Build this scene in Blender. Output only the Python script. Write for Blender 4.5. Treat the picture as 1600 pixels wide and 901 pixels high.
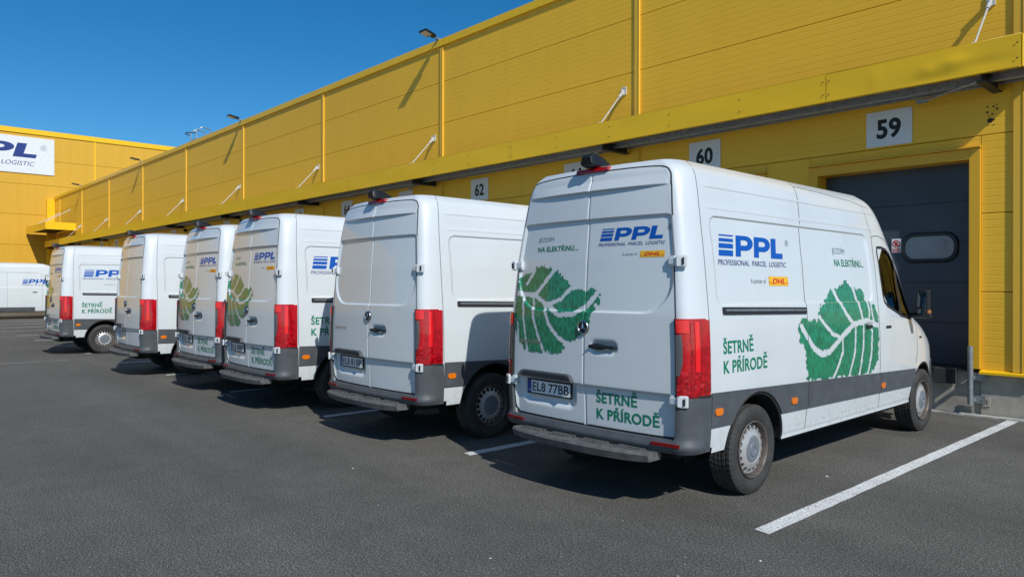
import bpy, bmesh, math, random
import numpy as np
from mathutils import Vector, Matrix

S = bpy.context.scene
for o in list(bpy.data.objects):
    bpy.data.objects.remove(o)
col = S.collection

# ---------------------------------------------------------------- camera, sky, sun, exposure
TH, PITCH, ROLL = 0.8278, -0.0013, 0.0018
fw = Vector((-math.sin(TH) * math.cos(PITCH), math.cos(TH) * math.cos(PITCH), math.sin(PITCH)))
r0 = Vector((math.cos(TH), math.sin(TH), 0)); u0 = r0.cross(fw)
r2 = r0 * math.cos(ROLL) + u0 * math.sin(ROLL); u2 = -r0 * math.sin(ROLL) + u0 * math.cos(ROLL)
cam_d = bpy.data.cameras.new("camera"); cam = bpy.data.objects.new("camera", cam_d); col.objects.link(cam)
cam_d.sensor_width = 36.0; cam_d.lens = 36.0 * 1149.3 / 1600.0; cam_d.clip_end = 2000.0; cam_d.clip_start = 0.05
m = Matrix.Identity(4)
for i in range(3):
    m[i][0], m[i][1], m[i][2] = r2[i], u2[i], -fw[i]
m[2][3] = 1.6743
cam.matrix_world = m
S.camera = cam

SUN = Vector((3.2, -1.0, 2.84)).normalized()
world = bpy.data.worlds.new("World"); S.world = world; world.use_nodes = True
wn = world.node_tree.nodes; wl = world.node_tree.links
bg = wn["Background"]; sky = wn.new("ShaderNodeTexSky"); sky.sky_type = 'NISHITA'; sky.sun_disc = False
sky.sun_elevation = math.asin(SUN.z); sky.sun_rotation = math.atan2(SUN.x, SUN.y)
sky.altitude = 300.0; sky.air_density = 1.0; sky.dust_density = 0.5; sky.ozone_density = 10.0
hs = wn.new("ShaderNodeHueSaturation"); hs.inputs["Saturation"].default_value = 1.19; hs.inputs["Value"].default_value = 0.88   # deep, polarised-looking blue of the phone picture
wl.new(sky.outputs[0], hs.inputs["Color"]); wb = wn.new("ShaderNodeMixRGB"); wb.blend_type = 'MULTIPLY'; wb.inputs[0].default_value = 1.0; wb.inputs[2].default_value = (1.04, 0.99, 0.84, 1)   # white balance of the sky
wl.new(hs.outputs[0], wb.inputs[1]); wl.new(wb.outputs[0], bg.inputs[0]); bg.inputs[1].default_value = 0.135
sun_d = bpy.data.lights.new("sun", 'SUN'); sun = bpy.data.objects.new("sun", sun_d); col.objects.link(sun)
sun_d.energy = 3.8; sun_d.angle = math.radians(0.53); sun_d.color = (1.0, 0.982, 0.955)
sun.rotation_euler = SUN.to_track_quat('Z', 'Y').to_euler(); sun.location = (20, -5, 30)
S.view_settings.view_transform = 'Standard'; S.view_settings.look = 'None'
S.view_settings.exposure = 0.08; S.view_settings.gamma = 1.0

# ---------------------------------------------------------------- helpers
random.seed(7); rng = np.random.default_rng(7)

def tag(o, label=None, cat=None, group=None, kind=None):
    if label: o["label"] = label
    if cat: o["category"] = cat
    if group: o["group"] = group
    if kind: o["kind"] = kind
    return o

def link(name, data, parent=None, loc=None):
    o = bpy.data.objects.new(name, data); col.objects.link(o)
    if parent: o.parent = parent
    if loc: o.location = loc
    return o

def empty(name, loc=(0, 0, 0), rz=0.0):
    o = link(name, None); o.location = loc; o.rotation_euler = (0, 0, rz); o.empty_display_size = 0.2
    return o

def mesh(name, verts, faces, mat, smooth=False, normals=None):
    me = bpy.data.meshes.new(name)
    me.from_pydata([tuple(v) for v in verts], [], [tuple(int(i) for i in f) for f in faces])
    if mat: me.materials.append(mat)
    if smooth: me.shade_smooth()
    if normals is not None: me.normals_split_custom_set_from_vertices([tuple(n) for n in normals])
    me.update()
    return me

class MB:
    """Collects shapes into one mesh."""
    def __init__(s): s.v = []; s.f = []; s.mi = []
    def add(s, v, f, mi=0):
        b = len(s.v); s.v += [tuple(p) for p in v]; s.f += [tuple(i + b for i in q) for q in f]; s.mi += [mi] * len(f); return s
    def box(s, c, d, bev=0.0, M=None, mi=0):
        bm = bmesh.new(); bmesh.ops.create_cube(bm, size=1.0)
        for v in bm.verts: v.co = Vector((v.co.x * d[0], v.co.y * d[1], v.co.z * d[2]))
        if bev > 0: bmesh.ops.bevel(bm, geom=bm.edges[:], offset=bev, segments=2, affect='EDGES', profile=0.6)
        if M: bm.transform(M)
        bmesh.ops.translate(bm, vec=c, verts=bm.verts)
        bm.verts.index_update()
        s.add([v.co.copy() for v in bm.verts], [[v.index for v in f.verts] for f in bm.faces], mi); bm.free(); return s
    def tube(s, pts, r, n=10, mi=0, caps=True):
        pts = [Vector(p) for p in pts]; rr = r if isinstance(r, (list, tuple)) else [r] * len(pts)
        V = []; F = []
        for i, p in enumerate(pts):
            t = (pts[min(i + 1, len(pts) - 1)] - pts[max(i - 1, 0)]).normalized()
            a = Vector((0, 0, 1)) if abs(t.z) < 0.9 else Vector((1, 0, 0))
            e1 = t.cross(a).normalized(); e2 = t.cross(e1)
            for k in range(n):
                an = 2 * math.pi * k / n; V.append(p + (e1 * math.cos(an) + e2 * math.sin(an)) * rr[i])
        for i in range(len(pts) - 1):
            for k in range(n):
                F.append((i * n + k, i * n + (k + 1) % n, (i + 1) * n + (k + 1) % n, (i + 1) * n + k))
        if caps: F.append(tuple(range(n))[::-1]); F.append(tuple(range((len(pts) - 1) * n, len(pts) * n)))
        return s.add(V, F, mi)
    def lathe(s, prof, n=48, axis='y', mi=0, rfun=None):
        """prof: list of (axial, radius)."""
        V = []; F = []
        for k in range(n):
            an = 2 * math.pi * k / n
            for j, (a, r) in enumerate(prof):
                rr = rfun(j, k, r) if rfun else r
                V.append((rr * math.cos(an), a, rr * math.sin(an)))
        q = len(prof)
        for k in range(n):
            k2 = (k + 1) % n
            for j in range(q - 1): F.append((k * q + j, k * q + j + 1, k2 * q + j + 1, k2 * q + j))
        return s.add(V, F, mi)
    def build(s, name, mats, parent=None, loc=None, smooth=False, angle=None):
        if not isinstance(mats, (list, tuple)): mats = [mats]
        me = mesh(name, s.v, s.f, None, smooth)
        for mm in mats: me.materials.append(mm)
        if len(mats) > 1: me.polygons.foreach_set("material_index", s.mi)
        if angle is not None:
            bm = bmesh.new(); bm.from_mesh(me); bmesh.ops.recalc_face_normals(bm, faces=bm.faces)
            for e in bm.edges:
                if len(e.link_faces) == 2 and e.calc_face_angle(0) > math.radians(angle): e.smooth = False
            for f in bm.faces: f.smooth = True
            bm.to_mesh(me); bm.free()
        return link(name, me, parent, loc)

# ---------------------------------------------------------------- materials
MATS = {}
def mat(name, color, rough=0.5, metal=0.0, coat=0.0, coat_rough=0.03, spec=0.5, noise=None, bump=None, trans=0.0, ior=1.45, alpha=None):
    """noise = (scale, amount, detail); bump = (scale, strength, distance)."""
    mt = bpy.data.materials.new(name); mt.use_nodes = True; nt = mt.node_tree; b = nt.nodes["Principled BSDF"]
    b.inputs["Base Color"].default_value = (*color, 1); b.inputs["Roughness"].default_value = rough
    b.inputs["Metallic"].default_value = metal; b.inputs["Coat Weight"].default_value = coat
    b.inputs["Coat Roughness"].default_value = coat_rough; b.inputs["Specular IOR Level"].default_value = spec
    b.inputs["Transmission Weight"].default_value = trans; b.inputs["IOR"].default_value = ior
    tc = nt.nodes.new("ShaderNodeTexCoord")
    if noise:
        n = nt.nodes.new("ShaderNodeTexNoise"); n.inputs["Scale"].default_value = noise[0]; n.inputs["Detail"].default_value = noise[2] if len(noise) > 2 else 4
        nt.links.new(tc.outputs["Object"], n.inputs["Vector"])
        rp = nt.nodes.new("ShaderNodeMapRange"); rp.inputs[1].default_value = 0.3; rp.inputs[2].default_value = 0.7
        rp.inputs[3].default_value = 1 - noise[1]; rp.inputs[4].default_value = 1 + noise[1]
        nt.links.new(n.outputs[0], rp.inputs[0])
        mx = nt.nodes.new("ShaderNodeVectorMath"); mx.operation = 'SCALE'; mx.inputs[0].default_value = color
        nt.links.new(rp.outputs[0], mx.inputs[3]); nt.links.new(mx.outputs[0], b.inputs["Base Color"])
    if bump:
        n = nt.nodes.new("ShaderNodeTexNoise"); n.inputs["Scale"].default_value = bump[0]; n.inputs["Detail"].default_value = 3
        nt.links.new(tc.outputs["Object"], n.inputs["Vector"])
        bp = nt.nodes.new("ShaderNodeBump"); bp.inputs["Strength"].default_value = bump[1]; bp.inputs["Distance"].default_value = bump[2]
        nt.links.new(n.outputs[0], bp.inputs["Height"]); nt.links.new(bp.outputs[0], b.inputs["Normal"])
    MATS[name] = mt
    return mt

def mat_asphalt():
    mt = bpy.data.materials.new("asphalt"); mt.use_nodes = True; nt = mt.node_tree; N = nt.nodes; L = nt.links; b = N["Principled BSDF"]
    tc = N.new("ShaderNodeTexCoord")
    def noise(sc, det, rough=0.6):
        n = N.new("ShaderNodeTexNoise"); n.inputs["Scale"].default_value = sc; n.inputs["Detail"].default_value = det; n.inputs["Roughness"].default_value = rough
        L.new(tc.outputs["Object"], n.inputs["Vector"]); return n
    def ramp(src, pts):
        r = N.new("ShaderNodeValToRGB"); cr = r.color_ramp
        cr.elements[0].position = pts[0][0]; cr.elements[0].color = (*([pts[0][1]] * 3), 1)
        cr.elements[1].position = pts[-1][0]; cr.elements[1].color = (*([pts[-1][1]] * 3), 1)
        for p, c in pts[1:-1]:
            e = cr.elements.new(p); e.color = (c, c, c, 1)
        L.new(src, r.inputs[0]); return r
    fine = noise(105, 4, 0.7); r1 = ramp(fine.outputs[0], [(0.34, 0.012), (0.45, 0.075), (0.54, 0.175), (0.66, 0.46)])
    grain = noise(46, 4, 0.75); rg_ = ramp(grain.outputs[0], [(0.30, 0.42), (0.70, 1.62)])
    vor = N.new("ShaderNodeTexVoronoi"); vor.inputs["Scale"].default_value = 120; L.new(tc.outputs["Object"], vor.inputs["Vector"])
    r2_ = ramp(vor.outputs["Distance"], [(0.0, 1.15), (0.55, 0.75)])
    big = noise(0.35, 5, 0.6); r3 = ramp(big.outputs[0], [(0.3, 0.86), (0.7, 1.14)])
    mid = noise(3.5, 4); r4 = ramp(mid.outputs[0], [(0.35, 0.92), (0.65, 1.08)])
    # drive-lane streaks along the row (worn aggregate, along world X)
    mp = N.new("ShaderNodeMapping"); mp.inputs["Scale"].default_value = (0.05, 0.9, 1); L.new(tc.outputs["Object"], mp.inputs[0])
    st = N.new("ShaderNodeTexNoise"); st.inputs["Scale"].default_value = 1.0; st.inputs["Detail"].default_value = 4; L.new(mp.outputs[0], st.inputs["Vector"])
    r5 = ramp(st.outputs[0], [(0.33, 0.86), (0.67, 1.13)])
    cur = r1.outputs[0]
    for r in (r2_, r3, r4, r5, rg_):
        mm = N.new("ShaderNodeMixRGB"); mm.blend_type = 'MULTIPLY'; mm.inputs[0].default_value = 1
        L.new(cur, mm.inputs[1]); L.new(r.outputs[0], mm.inputs[2]); cur = mm.outputs[0]
    tint = N.new("ShaderNodeMixRGB"); tint.blend_type = 'MULTIPLY'; tint.inputs[0].default_value = 1; tint.inputs[2].default_value = (0.86, 0.81, 0.70, 1)
    L.new(cur, tint.inputs[1]); L.new(tint.outputs[0], b.inputs["Base Color"])
    b.inputs["Roughness"].default_value = 0.85; b.inputs["Specular IOR Level"].default_value = 0.35
    bp = N.new("ShaderNodeBump"); bp.inputs["Strength"].default_value = 0.9; bp.inputs["Distance"].default_value = 0.006
    L.new(fine.outputs[0], bp.inputs["Height"]); L.new(bp.outputs[0], b.inputs["Normal"])
    return mt

def mat_worn_paint(lo=0.36, hi=0.50):
    mt = bpy.data.materials.new("road_paint"); mt.use_nodes = True; nt = mt.node_tree; N = nt.nodes; L = nt.links; b = N["Principled BSDF"]
    tc = N.new("ShaderNodeTexCoord")
    n1 = N.new("ShaderNodeTexNoise"); n1.inputs["Scale"].default_value = 60; n1.inputs["Detail"].default_value = 6; n1.inputs["Roughness"].default_value = 0.75
    L.new(tc.outputs["Object"], n1.inputs["Vector"])
    cr = N.new("ShaderNodeValToRGB"); cr.color_ramp.elements[0].position = lo; cr.color_ramp.elements[0].color = (0.12, 0.12, 0.115, 1)
    cr.color_ramp.elements[1].position = hi; cr.color_ramp.elements[1].color = (0.74, 0.74, 0.71, 1)
    L.new(n1.outputs[0], cr.inputs[0])
    n2 = N.new("ShaderNodeTexNoise"); n2.inputs["Scale"].default_value = 4; n2.inputs["Detail"].default_value = 4; L.new(tc.outputs["Object"], n2.inputs["Vector"])
    mr = N.new("ShaderNodeMapRange"); mr.inputs[1].default_value = 0.3; mr.inputs[2].default_value = 0.7; mr.inputs[3].default_value = 0.82; mr.inputs[4].default_value = 1.05
    L.new(n2.outputs[0], mr.inputs[0])
    vm = N.new("ShaderNodeVectorMath"); vm.operation = 'SCALE'; L.new(cr.outputs[0], vm.inputs[0]); L.new(mr.outputs[0], vm.inputs[3])
    L.new(vm.outputs[0], b.inputs["Base Color"]); b.inputs["Roughness"].default_value = 0.8
    bp = N.new("ShaderNodeBump"); bp.inputs["Strength"].default_value = 0.7; bp.inputs["Distance"].default_value = 0.005
    L.new(n1.outputs[0], bp.inputs["Height"]); L.new(bp.outputs[0], b.inputs["Normal"])
    return mt

def mat_paint():
    """white van paint with road spatter low on the body"""
    mt = bpy.data.materials.new("van_white_paint"); mt.use_nodes = True; nt = mt.node_tree; N = nt.nodes; L = nt.links; b = N["Principled BSDF"]
    tc = N.new("ShaderNodeTexCoord"); sp = N.new("ShaderNodeSeparateXYZ"); L.new(tc.outputs["Object"], sp.inputs[0])
    mr = N.new("ShaderNodeMapRange"); mr.inputs[1].default_value = 0.40; mr.inputs[2].default_value = 0.72; mr.inputs[3].default_value = 0.85; mr.inputs[4].default_value = 0.0
    L.new(sp.outputs[2], mr.inputs[0])
    n = N.new("ShaderNodeTexNoise"); n.inputs["Scale"].default_value = 26; n.inputs["Detail"].default_value = 7; n.inputs["Roughness"].default_value = 0.75
    L.new(tc.outputs["Object"], n.inputs["Vector"])
    sr = N.new("ShaderNodeMapRange"); sr.inputs[1].default_value = 0.52; sr.inputs[2].default_value = 0.72; L.new(n.outputs[0], sr.inputs[0])
    mu = N.new("ShaderNodeMath"); mu.operation = 'MULTIPLY'; L.new(mr.outputs[0], mu.inputs[0]); L.new(sr.outputs[0], mu.inputs[1])
    n2 = N.new("ShaderNodeTexNoise"); n2.inputs["Scale"].default_value = 1.6; n2.inputs["Detail"].default_value = 5; L.new(tc.outputs["Object"], n2.inputs["Vector"])
    film = N.new("ShaderNodeMapRange"); film.inputs[1].default_value = 0.4; film.inputs[2].default_value = 0.75; film.inputs[3].default_value = 0.0; film.inputs[4].default_value = 0.10
    L.new(n2.outputs[0], film.inputs[0])
    ad = N.new("ShaderNodeMath"); ad.operation = 'ADD'; ad.use_clamp = True; L.new(mu.outputs[0], ad.inputs[0]); L.new(film.outputs[0], ad.inputs[1])
    mx = N.new("ShaderNodeMixRGB"); mx.inputs[1].default_value = (0.645, 0.68, 0.68, 1); mx.inputs[2].default_value = (0.30, 0.27, 0.23, 1)
    L.new(ad.outputs[0], mx.inputs[0]); L.new(mx.outputs[0], b.inputs["Base Color"])
    b.inputs["Roughness"].default_value = 0.38; b.inputs["Coat Weight"].default_value = 0.85; b.inputs["Coat Roughness"].default_value = 0.04
    rr = N.new("ShaderNodeMapRange"); rr.inputs[3].default_value = 0.03; rr.inputs[4].default_value = 0.4; L.new(ad.outputs[0], rr.inputs[0]); L.new(rr.outputs[0], b.inputs["Coat Roughness"])
    return mt

def mat_yellow(name, c1, c2, rough, bumpd=0.0):
    """coated sheet steel: faint weather streaks running down, large soft tone variation"""
    mt = bpy.data.materials.new(name); mt.use_nodes = True; nt = mt.node_tree; N = nt.nodes; L = nt.links; b = N["Principled BSDF"]
    g = N.new("ShaderNodeNewGeometry")
    mp = N.new("ShaderNodeMapping"); mp.inputs["Scale"].default_value = (1.8, 1.8, 0.12); L.new(g.outputs["Position"], mp.inputs[0])
    n1 = N.new("ShaderNodeTexNoise"); n1.inputs["Scale"].default_value = 1.5; n1.inputs["Detail"].default_value = 5; L.new(mp.outputs[0], n1.inputs["Vector"])
    n2 = N.new("ShaderNodeTexNoise"); n2.inputs["Scale"].default_value = 0.25; n2.inputs["Detail"].default_value = 3; L.new(g.outputs["Position"], n2.inputs["Vector"])
    oi = N.new("ShaderNodeObjectInfo")
    ad = N.new("ShaderNodeMath"); ad.operation = 'ADD'; L.new(n1.outputs[0], ad.inputs[0]); L.new(n2.outputs[0], ad.inputs[1])
    a2 = N.new("ShaderNodeMath"); a2.operation = 'MULTIPLY_ADD'; a2.inputs[1].default_value = 0.25; L.new(oi.outputs["Random"], a2.inputs[0]); L.new(ad.outputs[0], a2.inputs[2])
    mr = N.new("ShaderNodeMapRange"); mr.inputs[1].default_value = 0.75; mr.inputs[2].default_value = 1.5; L.new(a2.outputs[0], mr.inputs[0])
    mx = N.new("ShaderNodeMixRGB"); mx.inputs[1].default_value = (*c1, 1); mx.inputs[2].default_value = (*c2, 1); L.new(mr.outputs[0], mx.inputs[0])
    L.new(mx.outputs[0], b.inputs["Base Color"]); b.inputs["Roughness"].default_value = rough
    return mt

asphalt = mat_asphalt(); road_paint = mat_worn_paint(); paint = mat_paint(); faded_paint = mat_worn_paint(0.50, 0.62)
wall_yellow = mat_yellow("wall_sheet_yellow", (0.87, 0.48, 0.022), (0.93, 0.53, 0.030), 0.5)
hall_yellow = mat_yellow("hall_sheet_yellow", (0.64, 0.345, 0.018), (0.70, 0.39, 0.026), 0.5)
trim_yellow = mat_yellow("trim_yellow", (0.86, 0.50, 0.006), (0.90, 0.54, 0.010), 0.36)
strip_yellow = mat_yellow("strip_yellow", (0.78, 0.45, 0.035), (0.83, 0.49, 0.045), 0.45)
frame_shade_yellow = mat_yellow("frame_shade_yellow", (0.72, 0.38, 0.012), (0.76, 0.41, 0.016), 0.4)  # darker than the other trim: shade under the canopy put into the colour
grey_plastic = mat("grey_plastic", (0.075, 0.082, 0.088), 0.55, noise=(7, 0.16), bump=(260, 0.15, 0.001))
step_plastic = mat("step_plastic", (0.105, 0.105, 0.102), 0.6, noise=(14, 0.3), bump=(90, 0.25, 0.002))
black_plastic = mat("black_plastic", (0.012, 0.013, 0.014), 0.35)
under_black = mat("underbody_black", (0.010, 0.010, 0.010), 0.8)
seal = mat("rubber_seal", (0.02, 0.021, 0.022), 0.6)
rubber = mat("tyre_rubber", (0.040, 0.038, 0.036), 0.78, noise=(9, 0.3), bump=(120, 0.15, 0.002))
rim_mat = mat("wheel_silver", (0.50, 0.49, 0.47), 0.38, 0.4, noise=(12, 0.06))
rim_rust = mat("wheel_barrel", (0.12, 0.10, 0.085), 0.55, 0.3, noise=(18, 0.35))
cap_grey = mat("hub_cap_grey", (0.15, 0.17, 0.19), 0.5)
red_lens = mat("red_lens", (0.62, 0.004, 0.010), 0.12, coat=1.0, noise=(16, 0.35), bump=(46, 0.35, 0.004))
red_bright = mat("red_lens_bright", (0.80, 0.012, 0.016), 0.1, coat=0.8)
red_dark = mat("red_lens_dark", (0.36, 0.002, 0.007), 0.12, coat=1.0, noise=(30, 0.4))
def mat_tail():
    """moulded red lens over a faceted reflector"""
    mt = bpy.data.materials.new("tail_lens"); mt.use_nodes = True; nt = mt.node_tree; N = nt.nodes; L = nt.links; b = N["Principled BSDF"]
    tc = N.new("ShaderNodeTexCoord")
    def ramp(src, pts):
        r = N.new("ShaderNodeValToRGB"); e = r.color_ramp.elements; e[0].position = pts[0][0]; e[0].color = (*pts[0][1], 1); e[1].position = pts[-1][0]; e[1].color = (*pts[-1][1], 1)
        for p, c in pts[1:-1]: k = e.new(p); k.color = (*c, 1)
        L.new(src, r.inputs[0]); return r
    mp = N.new("ShaderNodeMapping"); mp.inputs["Scale"].default_value = (11, 11, 2.0); L.new(tc.outputs["Object"], mp.inputs[0])
    n = N.new("ShaderNodeTexNoise"); n.inputs["Scale"].default_value = 1.6; n.inputs["Detail"].default_value = 6; n.inputs["Distortion"].default_value = 0.8; L.new(mp.outputs[0], n.inputs["Vector"])
    base = ramp(n.outputs[0], [(0.30, (0.30, 0.001, 0.005)), (0.50, (0.44, 0.002, 0.008)), (0.75, (0.56, 0.005, 0.010))])
    v = N.new("ShaderNodeTexVoronoi"); v.inputs["Scale"].default_value = 26; L.new(tc.outputs["Object"], v.inputs["Vector"])
    sp = N.new("ShaderNodeSeparateXYZ"); L.new(tc.outputs["Object"], sp.inputs[0])
    lowz = N.new("ShaderNodeMapRange"); lowz.inputs[1].default_value = 1.02; lowz.inputs[2].default_value = 1.10; lowz.inputs[3].default_value = 0.9; lowz.inputs[4].default_value = 0.08; L.new(sp.outputs[2], lowz.inputs[0])
    cell = ramp(v.outputs["Color"], [(0.2, (0.55, 0.55, 0.55)), (0.9, (1.25, 1.25, 1.25))])
    mx = N.new("ShaderNodeMixRGB"); mx.blend_type = 'MULTIPLY'; L.new(lowz.outputs[0], mx.inputs[0]); L.new(base.outputs[0], mx.inputs[1]); L.new(cell.outputs[0], mx.inputs[2])
    L.new(mx.outputs[0], b.inputs["Base Color"]); b.inputs["Roughness"].default_value = 0.16; b.inputs["Specular IOR Level"].default_value = 0.5
    b.inputs["Coat Weight"].default_value = 0.6; b.inputs["Coat Roughness"].default_value = 0.02
    bp = N.new("ShaderNodeBump"); L.new(lowz.outputs[0], bp.inputs["Strength"]); bp.inputs["Distance"].default_value = 0.006; L.new(v.outputs["Distance"], bp.inputs["Height"]); L.new(bp.outputs[0], b.inputs["Normal"])
    return mt
red_lens = mat_tail()
clear_lens = mat("clear_lens", (0.10, 0.10, 0.105), 0.08, coat=1.0)
amber = mat("amber_lens", (0.80, 0.19, 0.008), 0.2, coat=1.0)
reflector_red = mat("reflector_red", (0.20, 0.004, 0.006), 0.25)
emblem_chrome = mat("emblem_chrome", (0.62, 0.63, 0.65), 0.25, 1.0)
indicator_amber = mat("indicator_amber", (0.40, 0.14, 0.04), 0.2, coat=1.0)
chrome = mat("chrome", (0.75, 0.76, 0.78), 0.12, 1.0)
steel = mat("galvanised_steel", (0.36, 0.38, 0.39), 0.42, 0.7, noise=(22, 0.22))
dark_steel = mat("dark_steel", (0.035, 0.034, 0.034), 0.55, 0.2)
white_rod = mat("white_rod", (0.50, 0.50, 0.48), 0.45)
glass = mat("tinted_glass", (0.55, 0.62, 0.58), 0.0, trans=1.0, ior=1.2, spec=0.5)
dark_glass = mat("dark_glass", (0.012, 0.014, 0.015), 0.04, coat=1.0)
mirror_glass = mat("mirror_glass", (0.7, 0.75, 0.76), 0.03, 1.0)
seat_fabric = mat("seat_fabric", (0.02, 0.022, 0.025), 0.9)
blue_print = mat("blue_print", (0.002, 0.085, 0.40), 0.4)
navy_print = mat("navy_print", (0.022, 0.045, 0.20), 0.4)
green_print = mat("green_print", (0.003, 0.19, 0.105), 0.4)
grey_print = mat("grey_print", (0.20, 0.26, 0.28), 0.5)
logo_yellow = mat("logo_yellow", (0.85, 0.46, 0.02), 0.4)
logo_red = mat("logo_red", (0.62, 0.03, 0.012), 0.4)
plate_white = mat("plate_white", (0.85, 0.85, 0.83), 0.35, noise=(25, 0.06))
plate_blue = mat("plate_blue", (0.01, 0.04, 0.30), 0.35)
ink_black = mat("ink_black", (0.012, 0.012, 0.013), 0.5)
sign_white = mat("sign_white", (0.74, 0.75, 0.74), 0.45, noise=(6, 0.05))
door_grey = mat("door_slate", (0.045, 0.058, 0.072), 0.42, noise=(1.6, 0.18), bump=(30, 0.05, 0.003))
door_dark = mat("door_window_frame", (0.012, 0.014, 0.018), 0.3)
door_pane = mat("door_pane", (0.27, 0.28, 0.285), 0.15, noise=(3, 0.12))
concrete = mat("concrete", (0.38, 0.35, 0.29), 0.9, noise=(5, 0.22, 7), bump=(40, 0.3, 0.004))
core_dark = mat("wall_core", (0.10, 0.06, 0.012), 0.9)
roof_grey = mat("roof_membrane", (0.30, 0.30, 0.30), 0.9)
hole_brown = mat("hole_brown", (0.05, 0.035, 0.02), 0.9)
lamp_face = mat("lamp_face", (0.62, 0.60, 0.52), 0.3)
pebble_mat = mat("pebble_white", (0.55, 0.54, 0.5), 0.8)
twig_mat = mat("dry_leaf", (0.16, 0.11, 0.05), 0.8)
worn_concrete = mat("kerb_concrete", (0.40, 0.385, 0.345), 0.9, noise=(9, 0.3, 7), bump=(50, 0.4, 0.004))

def mat_leaf():
    mt = bpy.data.materials.new("leaf_print"); mt.use_nodes = True; nt = mt.node_tree; N = nt.nodes; L = nt.links; b = N["Principled BSDF"]
    tc = N.new("ShaderNodeTexCoord"); mp = N.new("ShaderNodeMapping"); mp.inputs["Scale"].default_value = (60, 60, 20); L.new(tc.outputs["Object"], mp.inputs[0])
    n = N.new("ShaderNodeTexNoise"); n.inputs["Scale"].default_value = 1; n.inputs["Detail"].default_value = 3; L.new(mp.outputs[0], n.inputs["Vector"])
    cr = N.new("ShaderNodeValToRGB"); e = cr.color_ramp.elements
    e[0].position = 0.3; e[0].color = (0.004, 0.095, 0.040, 1); e[1].position = 0.72; e[1].color = (0.012, 0.33, 0.17, 1)
    k = cr.color_ramp.elements.new(0.5); k.color = (0.006, 0.20, 0.092, 1)
    L.new(n.outputs[0], cr.inputs[0]); L.new(cr.outputs[0], b.inputs["Base Color"])
    b.inputs["Roughness"].default_value = 0.4; b.inputs["Coat Weight"].default_value = 0.7
    return mt
leaf_print = mat_leaf()

# ---------------------------------------------------------------- ground, road markings
g = MB(); g.add([(-300, -300, 0), (300, -300, 0), (300, 300, 0), (-300, 300, 0)], [(0, 1, 2, 3)])
tag(g.build("ground", asphalt), kind="structure")
WALL_Y = 11.0758
for k in range(16):
    x = -2.585 - 3.03 * k + (0.03 if k == 0 else 0) - 0.12 * (k == 1)
    hw = 0.062
    mb = MB(); n = 40; y0 = 4.67 - 0.018 * k; y1 = 11.0
    V = []; F = []
    for i in range(n + 1):
        y = y0 + (y1 - y0) * i / n
        V += [(x - hw + random.uniform(-.004, .004), y + (0.02 if i == 0 else 0), 0.004), (x + hw + random.uniform(-.004, .004), y, 0.004)]
        if i: F.append((2 * i - 2, 2 * i - 1, 2 * i + 1, 2 * i))
    mb.add(V, F); tag(mb.build("parking_line", road_paint), kind="structure")
mb = MB(); mb.add([(-19.36, 2.3, 0.003), (-19.24, 2.3, 0.003), (-19.12, 3.9, 0.003), (-19.22, 3.9, 0.003)], [(0, 1, 2, 3)]); tag(mb.build("faded_marking", faded_paint), kind="structure")
mb = MB(); mb.box((-30.4, WALL_Y - 0.075, 0.009), (57.0, 0.13, 0.026), 0.004)
tag(mb.build("kerb_strip", worn_concrete), kind="structure")

# ---------------------------------------------------------------- lettering
def raw_text(txt, bold, shear, spacing):
    cu = bpy.data.curves.new("lettering", 'FONT'); cu.body = txt; cu.offset = bold; cu.shear = shear; cu.space_character = spacing; cu.resolution_u = 5
    ob = bpy.data.objects.new("lettering", cu); col.objects.link(ob)
    dg = bpy.context.evaluated_depsgraph_get(); me = ob.evaluated_get(dg).to_mesh()
    V = np.array([v.co[:2] for v in me.vertices], float); F = [tuple(p.vertices) for p in me.polygons]
    ob.evaluated_get(dg).to_mesh_clear(); bpy.data.objects.remove(ob); bpy.data.curves.remove(cu)
    return V, F

def text2d(txt, bold=0.0, shear=0.0, spacing=1.0):
    V, F = raw_text(txt.replace("Ř", "R"), bold, shear, spacing)
    for k, ch in enumerate(txt):   # the caron over each R is drawn here
        if ch != "Ř": continue
        x1 = raw_text(txt[:k].replace("Ř", "R") + "R", bold, shear, spacing)[0][:, 0].max(); vr = raw_text("R", bold, shear, spacing)[0]; h = vr[:, 1].max(); w = vr[:, 0].max() - vr[:, 0].min()
        cx = x1 - w * 0.55; t = 0.075 * h + bold * 1.2; p = [(-.2, 1.30), (-.2 + t / h * 1.5, 1.30), (0, 1.17), (.2 - t / h * 1.5, 1.30), (.2, 1.30), (t / h * .75, 1.07), (-t / h * .75, 1.07)]
        n = len(V); V = np.concatenate([V, np.array([(cx + q[0] * h, q[1] * h) for q in p])]); F = F + [(n, n + 6, n + 2, n + 1), (n + 6, n + 5, n + 2), (n + 2, n + 5, n + 4, n + 3)]
    V = V - V.min(0)
    return np.c_[V, np.zeros(len(V))], F

def fit(VF, x0, x1, y0, y1):
    V, F = VF; V = V.copy(); s = V[:, :2].max(0)
    V[:, 0] = x0 + V[:, 0] / s[0] * (x1 - x0); V[:, 1] = y0 + V[:, 1] / s[1] * (y1 - y0)
    return V, F

_tc = {}
def T(txt, bold=0.0, shear=0.0, spacing=1.0):
    k = (txt, bold, shear, spacing)
    if k not in _tc: _tc[k] = text2d(*k)
    return _tc[k]

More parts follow.
